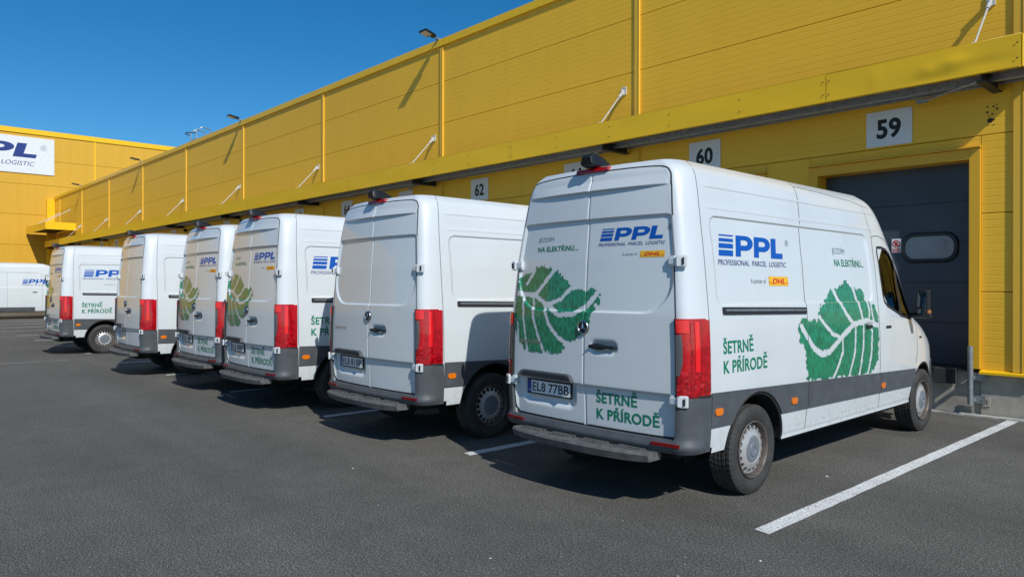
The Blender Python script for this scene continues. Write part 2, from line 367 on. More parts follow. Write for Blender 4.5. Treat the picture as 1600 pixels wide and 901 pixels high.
def big_P(x0, w, h):
    """heavy capital P as quads, unit-free"""
    n = 12; out = []; inn = []
    xs = x0 + w * 0.56
    for i in range(n + 1):
        a = math.pi / 2 - math.pi * i / n
        out.append((xs + w * 0.44 * math.cos(a), h * 0.645 + h * 0.355 * math.sin(a)))
        inn.append((xs - w * 0.03 + w * 0.16 * math.cos(a), h * 0.66 + h * 0.125 * math.sin(a)))
    out = [(x0 + w * 0.29, h)] + out + [(x0 + w * 0.29, h * 0.29)]
    inn = [(x0 + w * 0.29, h * 0.785)] + inn + [(x0 + w * 0.29, h * 0.535)]
    V = out + inn; q = len(out); F = [(i + 1, i, q + i, q + i + 1) for i in range(q - 1)]
    b = len(V); V += [(x0, 0), (x0 + w * 0.29, 0), (x0 + w * 0.29, h), (x0, h)]; F.append((b, b + 1, b + 2, b + 3))
    return V, F

def logo2d(w, h, shear=0.2):
    """stripes + P P L, within (0..w, 0..h) before shear"""
    V = []; F = []
    def add(v, f):
        b = len(V); V.extend(v); F.extend([tuple(i + b for i in q) for q in f])
    bw = w * 0.205
    for z0, z1 in ((0.0, 0.27), (0.355, 0.575), (0.66, 0.81), (0.915, 0.985)):
        add([(0, z0 * h), (bw, z0 * h), (bw, z1 * h), (0, z1 * h)], [(0, 1, 2, 3)])
    pw = w * 0.262
    add(*big_P(w * 0.245, pw, h)); add(*big_P(w * 0.525, pw, h))
    x = w * 0.80; e = w * 0.197
    add([(x, 0), (x + e, 0), (x + e, h * 0.27), (x + e * 0.42, h * 0.27), (x + e * 0.42, h), (x, h)], [(0, 1, 2, 3), (0, 3, 4, 5)])
    V = np.array(V, float); V[:, 0] += V[:, 1] * shear
    return V, F

def ring2d(cx, cy, r, t, n=20):
    V = []; F = []
    for k in range(n):
        a = 2 * math.pi * k / n; V += [(cx + r * math.cos(a), cy + r * math.sin(a)), (cx + (r - t) * math.cos(a), cy + (r - t) * math.sin(a))]
    for k in range(n):
        j = (k + 1) % n; F.append((2 * k, 2 * j, 2 * j + 1, 2 * k + 1))
    return np.array(V), F

def rect2d(x0, x1, y0, y1, nx=1, ny=1):
    V = [(x0 + (x1 - x0) * i / nx, y0 + (y1 - y0) * j / ny) for j in range(ny + 1) for i in range(nx + 1)]
    F = [(j * (nx + 1) + i, j * (nx + 1) + i + 1, (j + 1) * (nx + 1) + i + 1, (j + 1) * (nx + 1) + i) for j in range(ny) for i in range(nx)]
    return np.array(V), F

def join2d(*parts):
    V = []; F = []
    for v, f in parts:
        b = len(V); V += [(p[0], p[1], p[2] if len(p) > 2 else 0.0) for p in v]; F += [tuple(i + b for i in q) for q in f]
    return np.array(V, float), F

# ---------------------------------------------------------------- warehouse
house = tag(empty("warehouse", (-30, WALL_Y, 0)), "long yellow ribbed warehouse with a row of dock doors and a canopy", "building")
HO = Vector((-30, WALL_Y, 0))

def hpart(mb, name, mats, parent=None, **k):
    """vertices are in world coordinates; make them local to the warehouse origin"""
    mb.v = [(x - HO.x, y - HO.y, z - HO.z) for x, y, z in mb.v]
    return mb.build(name, mats, parent or house, **k)

_pm = {}
def panel_mesh(w, h, rib=0.103):
    key = (round(w, 3), round(h, 3))
    if key in _pm: return _pm[key]
    prof = [(0, 0.05), (0, 0.006), (0.006, 0.0)]
    z = rib
    while z < h - 0.03:
        prof += [(z - 0.007, 0.0), (z - 0.003, 0.0020), (z + 0.003, 0.0020), (z + 0.007, 0.0)]; z += rib
    prof += [(h - 0.006, 0.0), (h, 0.006), (h, 0.05)]
    V = []; F = []
    for zz, yy in prof: V += [(-w / 2, yy, zz), (w / 2, yy, zz)]
    for i in range(len(prof) - 1): F.append((2 * i, 2 * i + 1, 2 * i + 3, 2 * i + 2))
    _pm[key] = mesh("wall_panel", V, F, wall_yellow); return _pm[key]

def wall_panel(x0, x1, z0, z1):
    return link("wall_panel", panel_mesh(x1 - x0 - 0.006, z1 - z0 - 0.009), house, ((x0 + x1) / 2 - HO.x, 0, z0 + 0.004))

ROWS = [0.60, 1.63, 2.655, 3.68, 4.71, 5.74, 6.765, 7.66]
POST = [-2.53 - 6.05 * k for k in range(10)]
XEND, XR = -58.75, -2.22
edges = [XR] + POST + [XEND]
DC = [-4.10 - 3.025 * j for j in range(18)]
DHW = 1.02; FR = 0.13
for i in range(len(edges) - 1):
    for r in range(3, 7): wall_panel(edges[i + 1], edges[i], ROWS[r], ROWS[r + 1])
pier = [(DC[0] + DHW + FR, XR)] + [(DC[j + 1] + DHW + FR, DC[j] - DHW - FR) for j in range(17)] + [(XEND, DC[17] - DHW - FR)]
for a, b in pier:
    for r in range(3): wall_panel(a, b, ROWS[r], ROWS[r + 1])
for c in DC: wall_panel(c - DHW - FR, c + DHW + FR, 3.515, 3.68)
# body behind the sheets
mb = MB(); D = 45.0
mb.box(((XEND + XR) / 2, WALL_Y + 0.05 + 0.06, 5.6), (XR - XEND, 0.12, 4.14))
hpart(mb, "wall_core", core_dark)
mb = MB(); mb.box(((XEND + XR) / 2, WALL_Y + D / 2 + 0.2, 7.25), (XR - XEND, D, 0.3)); hpart(mb, "roof", roof_grey)
mb = MB(); mb.box((XR + 0.05, WALL_Y + D / 2 + 0.02, 4.1), (0.1, D - 0.04, 7.0)); hpart(mb, "end_wall", wall_yellow)
mb = MB(); mb.box((XR + 0.04, WALL_Y + D / 2 + 0.1, 0.29), (0.1, D - 0.2, 0.58)); hpart(mb, "end_plinth", concrete)
mb = MB()
for a, b in pier: mb.box(((a + b) / 2, WALL_Y + 0.05 + 0.16, 2.07), (b - a, 0.32, 2.94))
hpart(mb, "pier_core", core_dark)
# coping
for i in range(len(edges) - 1):
    a, b = edges[i + 1], edges[i]
    mb = MB(); mb.box(((a + b) / 2, WALL_Y + 0.12, 7.735), (b - a - 0.004, 0.34, 0.175), 0.006); hpart(mb, "coping", trim_yellow)
# cover strips over the vertical joints
for x in POST + [XEND + 0.07]:
    mb = MB(); mb.box((x, WALL_Y - 0.013, 4.12), (0.115, 0.036, 7.03), 0.003); mb.box((x + 0.052, WALL_Y - 0.034, 4.12), (0.009, 0.012, 7.03))
    hpart(mb, "cover_strip", strip_yellow)
mb = MB(); mb.box((XR - 0.10, WALL_Y - 0.014, 4.12), (0.22, 0.04, 7.03), 0.004); mb.box((XR + 0.115, WALL_Y + 0.12, 4.12), (0.02, 0.24, 7.03), 0.004); hpart(mb, "corner_flashing", strip_yellow)
# plinth, sill
mb = MB()
for a, b in pier: mb.box(((a + b) / 2, WALL_Y + 0.2, 0.285), (b - a, 0.36, 0.57))
for c in DC: mb.box((c, WALL_Y + 0.25, 0.285), (2 * (DHW + FR), 0.42, 0.57))
hpart(mb, "plinth", concrete)
for a, b in pier:
    mb = MB(); mb.add([(a, WALL_Y - 0.075, 0.585), (b, WALL_Y - 0.075, 0.585), (b, WALL_Y + 0.02, 0.612), (a, WALL_Y + 0.02, 0.612), (a, WALL_Y - 0.075, 0.555), (b, WALL_Y - 0.075, 0.555), (b, WALL_Y + 0.02, 0.575), (a, WALL_Y + 0.02, 0.575)],
                      [(0, 1, 2, 3), (4, 5, 1, 0), (7, 6, 5, 4), (0, 3, 7, 4), (1, 5, 6, 2)])
    hpart(mb, "sill_flashing", trim_yellow)

# dock doors: one built, the rest copied
DY = WALL_Y + 0.265
def make_door(c):
    L_ = lambda mb, name, mats, p, **k: hpart(mb, name, mats, p, **k)
    mb = MB()   # frame: jambs and head, inner reveals
    for s in (-1, 1):
        mb.box((c + s * (DHW + FR / 2), WALL_Y - 0.012, 2.065), (FR, 0.06, 2.90), 0.004)
        mb.box((c + s * (DHW + 0.012), WALL_Y + 0.14, 2.0), (0.024, 0.245, 2.77))
    mb.box((c, WALL_Y - 0.012, 3.447), (2 * DHW - 0.002, 0.06, 0.137), 0.004); mb.box((c, WALL_Y + 0.14, 3.392), (2 * DHW, 0.245, 0.022))
    mb.box((c, WALL_Y - 0.035, 3.53), (2 * (DHW + FR) + 0.02, 0.11, 0.022), 0.003)
    d = L_(mb, "dock_door", frame_shade_yellow, house)
    zs = [0.62, 1.20, 1.755, 2.31, 2.865, 3.40]
    hole = (c + 0.445, 0.65, 2.247, 0.34)   # window centre x, w, z, h
    for i in range(5):
        z0, z1 = zs[i], zs[i + 1]; mb = MB(); mb.box((c, DY + 0.02, (z0 + z1) / 2), (2 * DHW - 0.01, 0.04, z1 - z0 - 0.005), 0.002)
        L_(mb, "door_panel", door_grey, d)
    mb = MB(); mb.box((c, DY + 0.06, 2.0), (2 * DHW + 0.1, 0.03, 2.9)); L_(mb, "door_light_block", door_dark, d)  # unseen sheet added to stop light leaking through the panel gaps
    # window: rounded ring frame and pane
    def rrect(cx, cz, w, h, r, n=8):
        P = []
        for qx, qz, a0 in ((1, 1, 0), (-1, 1, 90), (-1, -1, 180), (1, -1, 270)):
            for i in range(n + 1):
                a = math.radians(a0 + 90 * i / n); P.append((cx + qx * (w / 2 - r) + r * math.cos(a), cz + qz * (h / 2 - r) + r * math.sin(a)))
        return P
    A = rrect(hole[0], hole[2], 0.75, 0.43, 0.17); B = rrect(hole[0], hole[2], 0.635, 0.32, 0.13); n = len(A)
    V = [(x, DY - 0.004, z) for x, z in A] + [(x, DY - 0.03, z) for x, z in rrect(hole[0], hole[2], 0.72, 0.40, 0.16)] + [(x, DY - 0.03, z) for x, z in B] + [(x, DY - 0.006, z) for x, z in B]
    F = [(q * n + (i + 1) % n, q * n + i, (q + 1) * n + i, (q + 1) * n + (i + 1) % n) for q in range(3) for i in range(n)]
    mb = MB(); mb.add(V, F); L_(mb, "window_frame", door_dark, d, smooth=False)
    mb = MB(); mb.add([(x, DY - 0.008, z) for x, z in B], [tuple(range(n))]); L_(mb, "window_pane", door_pane, d)
    mb = MB(); mb.box((c, DY - 0.05, 0.60), (2 * DHW - 0.02, 0.16, 0.035), 0.004); mb.box((c, WALL_Y + 0.1, 0.588), (2 * DHW - 0.02, 0.24, 0.02)); L_(mb, "threshold", dark_steel, d)
    for s in (-1, 1):
        mb = MB(); mb.box((c + s * 0.74, WALL_Y - 0.03, 0.50), (0.26, 0.11, 0.2), 0.012); L_(mb, "dock_bumper", rubber, d)
    return d
door0 = make_door(DC[0])
for c in DC[1:]:
    d = door0.copy(); col.objects.link(d); d.location = (c - DC[0], 0, 0)
    for ch in door0.children:
        q = ch.copy(); col.objects.link(q); q.parent = d

# canopy over the docks
FY, FZ0, FZ1 = 10.306, 4.30, 4.684
CX0, CX1 = -57.6, -2.33
mb = MB(); V = []; F = []; x = CX0 + 0.02; i = 0; prof = []
while x < CX1 - 0.1:
    prof += [(x, 0), (x + 0.09, 0), (x + 0.125, 0.05), (x + 0.215, 0.05)]; x += 0.25
for px, pz in prof: V += [(px, FY + 0.02, 4.365 + pz), (px, WALL_Y - 0.03, 4.365 + pz + 0.02)]
F = [(2 * k, 2 * k + 2, 2 * k + 3, 2 * k + 1) for k in range(len(prof) - 1)]
mb.add(V, F); canopy = hpart(mb, "canopy", steel)
fx = [CX1, -4.66]
while fx[-1] - 6.61 > CX0 + 2: fx.append(fx[-1] - 6.61)
fx.append(CX0)
for k in range(len(fx) - 1):
    a, b = fx[k + 1] + 0.003, fx[k] - 0.003; nx, nz = (80, 10) if k == 0 else (12, 4)
    V = []; F = []
    for j in range(nz + 1):
        for i in range(nx + 1):
            X = a + (b - a) * i / nx; Z = FZ0 + (FZ1 - FZ0) * j / nz; dy = 0.004 * math.sin(X * 2.3 + k) * math.sin(math.pi * j / nz)
            if k == 0:   # the buckled end sheet
                for bx, bz, sx, sz, am in ((-3.05, 4.50, .16, .07, .030), (-3.35, 4.47, .10, .06, .018), (-2.72, 4.41, .28, .06, -.022), (-4.0, 4.49, .10, .12, .010), (-3.25, 4.34, .35, .05, -.020)):
                    dy -= 0.55 * am * math.exp(-((X - bx) / sx) ** 2 - ((Z - bz) / sz) ** 2)
            V.append((X, FY - 0.012 + dy, Z))
    F = [(j * (nx + 1) + i, j * (nx + 1) + i + 1, (j + 1) * (nx + 1) + i + 1, (j + 1) * (nx + 1) + i) for j in range(nz) for i in range(nx)]
    mb = MB(); mb.add(V, F)
    mb.box(((a + b) / 2, FY + 0.03, FZ1 + 0.004), (b - a, 0.08, 0.006)); mb.box(((a + b) / 2, FY + 0.02, FZ0 - 0.002), (b - a, 0.05, 0.004))
    mb.box(((a + b) / 2, FY + 0.045, (FZ0 + FZ1) / 2 + 0.02), (b - a, 0.006, FZ1 - FZ0 - 0.06))
    p = hpart(mb, "fascia_panel", trim_yellow, canopy, smooth=(k == 0))
    ms = MB()
    nscrew = max(2, int((b - a) / 1.3) + 1)
    for q in range(nscrew):
        X = a + 0.04 + (b - a - 0.08) * q / (nscrew - 1)
        for Z in (FZ0 + 0.10, FZ1 - 0.10): ms.lathe([(0, 0.0), (0, 0.009), (0.004, 0.011)], 6)
        for t_, Z in enumerate((FZ0 + 0.10, FZ1 - 0.10)):
            bq = len(ms.v) - 36 + 18 * t_
            for w_ in range(18): vx, vy, vz = ms.v[bq + w_]; ms.v[bq + w_] = (vx + X, FY - 0.022 + vy, vz + Z)
    if k < 3: hpart(ms, "screw_row", dark_steel, canopy)
for xe, s in ((CX1, 1), (CX0, -1)):
    mb = MB(); mb.box((xe + s * 0.006, (FY + WALL_Y) / 2 - 0.02, (FZ0 + FZ1) / 2), (0.012, WALL_Y - FY - 0.04, FZ1 - FZ0), 0.002); hpart(mb, "end_fascia", trim_yellow, canopy)
mb = MB(); mb.box(((CX0 + CX1) / 2, FY + 0.36, 4.305), (CX1 - CX0 - 0.1, 0.06, 0.10), 0.004); hpart(mb, "purlin", steel, canopy)
mb = MB(); mb.box(((CX0 + CX1) / 2, WALL_Y - 0.05, 4.335), (CX1 - CX0 - 0.1, 0.06, 0.08), 0.004); hpart(mb, "wall_rail", steel, canopy)
for k, x in enumerate(POST):
    xb = x - 0.23
    mb = MB(); yl = (FY + 0.03, WALL_Y - 0.02)
    mb.box((xb, sum(yl) / 2, 4.205), (0.11, yl[1] - yl[0], 0.012)); mb.box((xb, sum(yl) / 2, 4.325), (0.11, yl[1] - yl[0], 0.012)); mb.box((xb, sum(yl) / 2, 4.265), (0.012, yl[1] - yl[0], 0.11))
    hpart(mb, "bracket", dark_steel, canopy)
    mb = MB(); mb.tube([(xb - 0.05, FY + 0.10, 4.235), (xb - 0.80, WALL_Y - 0.20, 4.215)], 0.016, 6); mb.box((xb - 0.84, WALL_Y - 0.2, 4.215), (0.14, 0.05, 0.05)); hpart(mb, "cross_brace", steel, canopy)
    a = Vector((x - 0.31, WALL_Y - 0.03, 5.42)); b = Vector((x - 0.31, FY + 0.05, 4.67)); d = (b - a).normalized()
    mb = MB(); mb.box((a.x, WALL_Y - 0.012, 5.42), (0.10, 0.024, 0.15), 0.004); mb.box(a + d * 0.05, (0.03, 0.09, 0.10), 0.008)
    mb.tube([a + d * 0.04, a + d * 0.2], 0.026, 8); mb.tube([a + d * 0.2, b], 0.0115, 8); mb.box(b, (0.05, 0.08, 0.08), 0.006)
    hpart(mb, "strut", white_rod, canopy)
# the higher canopy at the far corner
mb = MB(); hx0, hx1, hy, hz0, hz1 = -58.7, -52.5, 9.43, 5.2, 5.66
mb.box(((hx0 + hx1) / 2, (hy + WALL_Y) / 2, 5.36), (hx1 - hx0 - 0.06, WALL_Y - hy - 0.06, 0.05)); can2 = hpart(mb, "corner_canopy", dark_steel)
mb = MB(); mb.box(((hx0 + hx1) / 2, hy, 5.43), (hx1 - hx0, 0.02, 0.46), 0.003); hpart(mb, "fascia_panel", trim_yellow, can2)
mb = MB(); mb.box((hx1, (hy + WALL_Y) / 2, 5.43), (0.02, WALL_Y - hy - 0.03, 0.455), 0.003); hpart(mb, "end_fascia", trim_yellow, can2)
for x in (-54.2, -57.3):
    mb = MB(); mb.tube([(x, WALL_Y - 0.03, 6.6), (x, hy + 0.1, 5.62)], 0.02, 8); mb.box((x, WALL_Y - 0.015, 6.6), (0.12, 0.03, 0.16), 0.004); hpart(mb, "strut", white_rod, can2)

# drill holes by the right pilaster
mb = MB()
for dx, dz, r in ((-.05, .09, .012), (.02, .085, .013), (.055, .105, .009), (.06, .05, .014), (-.05, .02, .015), (.005, -.01, .013), (-.03, -.03, .009), (-.02, -.09, .034), (.02, -.085, .014), (-.045, -.15, .008), (.02, -.15, .009)):
    V = [(-2.83 + dx + r * math.cos(a), WALL_Y - 0.003, 3.95 + dz + r * math.sin(a)) for a in np.linspace(0, 2 * math.pi, 9)[:-1]]
    mb.add(V, [tuple(range(8))])
hpart(mb, "drill_holes", hole_brown)

# ---------------------------------------------------------------- dock number signs
def flat(parent, name, VF, mt, fn):
    V, F = VF; pts = [(Vector(fn(p[0], p[1])), p[2] if len(p) > 2 else 0.0) for p in V]
    nrm = (Vector(fn(1, 0)) - Vector(fn(0, 0))).cross(Vector(fn(0, 1)) - Vector(fn(0, 0))).normalized()
    return link(name, mesh(name, [q + nrm * l for q, l in pts], F, mt), parent)
WORDS = ["fifty-nine"] + ["sixty"] + ["sixty-" + w for w in "one two three four five six seven eight nine".split()] + ["seventy"] + ["seventy-" + w for w in "one two three four five six".split()]
ORD = "nearest second third fourth fifth sixth seventh eighth ninth tenth eleventh twelfth thirteenth fourteenth fifteenth sixteenth seventeenth last".split()
for j, c in enumerate(DC):
    num = str(59 + j); mb = MB(); mb.box((0, 0, 0.25), (0.62, 0.012, 0.505), 0.002)
    t = mb.build("number_sign", sign_white, None, (c, WALL_Y - 0.0085, 3.71))
    tag(t, "white square sign with black numerals %s, %s dock sign from the right" % (WORDS[j], ORD[j]), "sign", "dock number signs")
    flat(t, "numerals", fit(T(num, 0.035, 0.0, 1.04), -0.165, 0.165, 0.10, 0.385), ink_black, lambda a, b: (a, -0.0085, b))

# small things on the wall
pipe = MB(); pipe.tube([(0, 0, 0), (0, 0, 0.765)], 0.034, 16)
pp = pipe.build("bollard_pipe", steel, None, (-3.03, 10.93, 0.155)); tag(pp, "galvanised steel pipe standing upright on brackets beside dock door 59", "pipe")
mb = MB()
for z in (0.06, 0.35):
    mb = MB(); mb.box((0.02, 0.075, z), (0.03, 0.10, 0.05)); mb.box((0.06, 0.125, z), (0.17, 0.012, 0.10), 0.003); mb.tube([(0.11, 0.112, z), (0.11, 0.12, z)], 0.012, 8); mb.build("bracket", steel, pp)
mb = MB(); mb.box((0, 0, 0.055), (0.085, 0.014, 0.115), 0.003); pl = mb.build("number_plaque", concrete, None, (-2.885, WALL_Y + 0.012, 0.13))
tag(pl, "tiny pale plaque with numeral 2 low on the concrete plinth", "plaque")
flat(pl, "numeral", fit(T("2", 0.01), -0.014, 0.014, 0.035, 0.085), ink_black, lambda a, b: (a, -0.009, b))
mb = MB(); mb.box((0, 0, 0.1), (0.13, 0.004, 0.2), 0.001); st = mb.build("warning_sticker", sign_white, None, (-4.09, DY - 0.007, 2.19))
tag(st, "red and white warning sticker with black hand on the slate dock door", "sticker")
flat(st, "red_ring", ring2d(0.0, 0.125, 0.055, 0.014), logo_red, lambda a, b: (a, -0.0035, b))
flat(st, "red_bars", join2d(rect2d(-0.055, 0.055, 0.012, 0.03), rect2d(-0.055, 0.055, 0.042, 0.056), (np.array([(-.045, .155), (-.03, .17), (.045, .095), (.03, .08)]), [(0, 3, 2, 1)])), logo_red, lambda a, b: (a, -0.0040, b))
hand = [rect2d(-0.02, 0.02, 0.095, 0.13)] + [rect2d(-0.022 + .012 * q, -0.014 + .012 * q, 0.13, 0.158 - .004 * abs(q - 1.5)) for q in range(4)]
flat(st, "hand_mark", join2d(*hand), ink_black, lambda a, b: (a, -0.0030, b))
mb = MB()
for a0, ln in ((0.3, .1), (1.2, .07), (2.4, .11), (3.6, .09), (4.6, .12), (5.5, .06)):
    c_, s_ = math.cos(a0), math.sin(a0); mb.add([(c_ * .01 - s_ * .003, 0, s_ * .01 + c_ * .003), (c_ * ln, 0, s_ * ln), (c_ * .01 + s_ * .003, 0, s_ * .01 - c_ * .003)], [(0, 1, 2)])
ck = mb.build("crack_mark", ink_black, door0); ck.location = (DC[0] + 0.66 - HO.x, DY - 0.010 - HO.y, 2.31)

# floodlights on the coping
def floodlight(x, lab, y=WALL_Y, z=7.82):
    e = tag(empty("floodlight", (x, y, z)), lab, "floodlight", "floodlights on the coping")
    mb = MB(); mb.box((0, -0.02, 0.02), (0.10, 0.14, 0.03), 0.004); mb.tube([(0, -0.03, 0.02), (0, -0.12, 0.07)], 0.022, 8); mb.build("mount", steel, e)
    R = Matrix.Rotation(math.radians(-14), 4, 'X')
    mb = MB(); mb.box((0, -0.22, 0.085), (0.15, 0.16, 0.07), 0.015, R); mb.box((0, -0.40, 0.10), (0.30, 0.26, 0.045), 0.01, R); mb.build("lamp_head", black_plastic, e)
    mb = MB(); mb.box((0, -0.415, 0.074), (0.24, 0.20, 0.006), 0.0, R); mb.build("lens", lamp_face, e)
    return e
for i, k in enumerate((2, 4, 6, 8)):
    floodlight(POST[k] - 0.12, ["black floodlight above the second cover strip, largest of the four in view", "black floodlight on the coping, second of four along the roof edge", "black floodlight on the coping just past the roof ladder", "smallest black floodlight at the far end of the roof edge"][i])
# lamps under the canopy
for x, lab in ((-25.6, "black lamp on a bent arm under the canopy, the nearer one"), (-31.3, "black lamp on a bent arm under the canopy, the farther one")):
    e = tag(empty("dock_lamp", (x, WALL_Y, 4.02)), lab, "lamp", "lamps under the canopy")
    mb = MB(); mb.box((0, -0.02, 0), (0.09, 0.04, 0.12), 0.005); mb.tube([(0, -0.03, 0.0), (-0.05, -0.2, 0.06), (-0.1, -0.42, -0.02)], 0.02, 8); mb.build("arm", black_plastic, e)
    mb = MB(); mb.lathe([(-0.09, 0.0), (-0.09, 0.075), (0.06, 0.05), (0.08, 0.0)], 14); mb.v = [(a - 0.11, b - 0.48, c - 0.02) for a, b, c in mb.v]; mb.build("lamp_head", black_plastic, e)
# roof access ladder hoops
e = tag(empty("roof_ladder", (-35.5, 12.2, 7.65)), "galvanised ladder cage hoop rising above the roof edge", "ladder")
mb = MB()
for s in (0, 0.75):
    mb.tube([(s, 0, 0), (s, 0, 1.25), (s, 0.25, 1.40), (s, 0.6, 1.35), (s, 0.75, 1.0), (s, 0.75, 0)], 0.028, 8)
mb.build("handrail", steel, e)
mb = MB()
for zz in (0.25, 0.55, 0.85): mb.tube([(0, 0, zz), (0.75, 0, zz)], 0.016, 6)
mb.build("rung", steel, e)
mb = MB(); mb.tube([(0.0, 0.0, 1.1)] + [(0.375 - 0.375 * math.cos(a), -0.35 * math.sin(a), 1.1) for a in np.linspace(0.3, math.pi - 0.3, 9)] + [(0.75, 0.0, 1.1)], 0.022, 6); mb.build("cage_hoop", dark_steel, e)

# ---------------------------------------------------------------- the tall hall at the end of the yard
HX = -58.85
hall = tag(empty("end_hall", (HX, 0, 0)), "tall yellow hall closing off the far end of the yard", "building")
def part(mb, name, mats, p, **k):
    mb.v = [(x - HX, y, z) for x, y, z in mb.v]; return mb.build(name, mats, p, **k)
hyl = [-40.4, -34.4, -28.4, -22.4, -16.4, -10.4, -4.4, 1.6, 7.6, 13.6, 19.6, 25.6, 31.6]
hzl = [0.4, 2.45, 4.5, 6.55, 8.6, 10.3, 12.0]
_hp = {}
for i in range(len(hyl) - 1):
    for r in range(6):
        w, h = hyl[i + 1] - hyl[i] - 0.012, hzl[r + 1] - hzl[r] - 0.014; key = round(h, 3)
        if key not in _hp:
            V = []; F = []; prof = [(0, -0.05), (0, -0.008), (0.008, 0)]; z = 0.2
            while z < h - 0.05: prof += [(z - .01, 0), (z, -.004), (z + .01, 0)]; z += 0.2
            prof += [(h - .008, 0), (h, -.008), (h, -.05)]
            for zz, xx in prof: V += [(xx, -w / 2, zz), (xx, w / 2, zz)]
            F = [(2 * q, 2 * q + 1, 2 * q + 3, 2 * q + 2) for q in range(len(prof) - 1)]
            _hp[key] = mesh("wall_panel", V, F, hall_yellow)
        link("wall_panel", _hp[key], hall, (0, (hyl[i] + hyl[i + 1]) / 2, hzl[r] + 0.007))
mb = MB(); mb.box((HX - 20.06, -4.4, 6.0), (40.0, 72, 12.0)); part(mb, "wall_core", core_dark, hall)
mb = MB(); mb.box((HX - 0.1, -4.4, 12.17), (0.34, 72, 0.34), 0.01); part(mb, "coping", trim_yellow, hall)
mb = MB(); mb.box((HX + 0.01, -16.5, 0.2), (0.06, 48, 0.4)); part(mb, "plinth", concrete, hall)
mb = MB(); mb.box((HX + 0.012, 7.6, 6.2), (0.03, 0.09, 11.6)); mb.box((HX + 0.012, 13.6, 6.2), (0.03, 0.09, 11.6)); part(mb, "cover_strip", trim_yellow, hall)
mb = MB(); mb.box((HX + 0.20, 10.83, 3.9), (0.34, 0.46, 7.55), 0.01); part(mb, "corner_post", trim_yellow, hall)
# big logo board on the hall
mb = MB(); mb.box((0, 0, 1.23), (0.05, 8.4, 2.46), 0.006)
bd = mb.build("logo_board", sign_white, None, (HX + 0.04, 6.88, 9.32)); tag(bd, "large white board with blue company lettering high on the tall hall", "sign")
V, F = logo2d(6.7, 0.95, 0.30); V[:, 0] += -3.58; V[:, 1] += 1.06
flat(bd, "logo_letters", (V, F), navy_print, lambda a, b: (0.028, a, b))
flat(bd, "logo_tagline", fit(T("PROFESSIONAL  PARCEL  LOGISTIC", 0.0, 0.25), -3.85, 3.05, 0.51, 0.80), navy_print, lambda a, b: (0.028, a, b))
flat(bd, "registered_mark", join2d(ring2d(3.55, 1.80, 0.19, 0.025), fit(T("R", 0.0, 0.2), 3.46, 3.65, 1.70, 1.90)), grey_print, lambda a, b: (0.028, a, b))

# ---------------------------------------------------------------- the van: one analytic body surface, everything laid on it
# van axes: x forward from the tail, y left, z up
def smooth_table(zs, vs):
    zs = np.array(zs, float); vs = np.array(vs, float); zz = np.linspace(zs[0], zs[-1], 600); v = np.interp(zz, zs, vs)
    k = np.hanning(31); k /= k.sum(); v2 = np.convolve(np.pad(v, 15, mode='edge'), k, 'valid'); v2[0] = v[0]; v2[-1] = v[-1]
    return lambda z: np.interp(z, zz, v2)
ZTOP = 2.67
fW = smooth_table([.34, .45, .6, .9, 1.2, 1.45, 1.9, 2.25, 2.42, 2.52, 2.59, 2.63, 2.655, 2.67], [.945, .97, .985, .996, .991, .978, .936, .884, .855, .832, .802, .765, .73, .69])
fL = smooth_table([.34, .6, .9, 1.5, 1.9, 2.25, 2.45, 2.58, 2.63, 2.655, 2.67], [.02, .01, .0, .008, .03, .062, .086, .106, .122, .142, .17])
fF = smooth_table([.34, .45, .6, .8, .95, 1.05, 1.14, 1.24, 1.33, 1.42, 1.54, 1.7, 1.86, 2.0, 2.1, 2.2, 2.28, 2.4, 2.5, 2.58, 2.63, 2.67], [5.78, 5.90, 5.93, 5.92, 5.87, 5.79, 5.66, 5.45, 5.17, 5.02, 4.90, 4.80, 4.68, 4.56, 4.48, 4.38, 4.31, 4.19, 4.07, 3.93, 3.80, 3.64])
XS, BOW, RX, RY, NC, MF = 3.50, 0.045, 0.235, 0.125, 2.3, 4.2

def sstep(a, b, t): t = np.clip((t - a) / (b - a), 0, 1); return t * t * (3 - 2 * t)
def sd_rrect(x, y, x0, x1, y0, y1, r):
    qx = np.abs(x - (x0 + x1) / 2) - (x1 - x0) / 2 + r; qy = np.abs(y - (y0 + y1) / 2) - (y1 - y0) / 2 + r
    return np.hypot(np.maximum(qx, 0), np.maximum(qy, 0)) + np.minimum(np.maximum(qx, qy), 0) - r

def disp_side(x, z):
    d = -0.014 * sstep(0.0, 0.016, -sd_rrect(x, z, 0.44, 3.43, 1.535, 2.235, 0.09))
    w = sstep(0.36, 0.5, x) * (1 - sstep(3.6, 3.9, x))
    d = d + w * 0.006 * np.where(z > 2.46, np.maximum(0, 1 - (z - 2.46) / 0.05), 0)
    d = d + w * 0.004 * np.where(z > 2.29, np.maximum(0, 1 - (z - 2.29) / 0.04), 0)
    d = d - 0.022 * sstep(0.0, 0.03, -sd_rrect(x, z, 3.69, 3.91, 1.215, 1.305, 0.044))   # handle cups
    d = d - 0.022 * sstep(0.0, 0.03, -sd_rrect(x, z, 3.19, 3.41, 1.235, 1.325, 0.044))
    return d

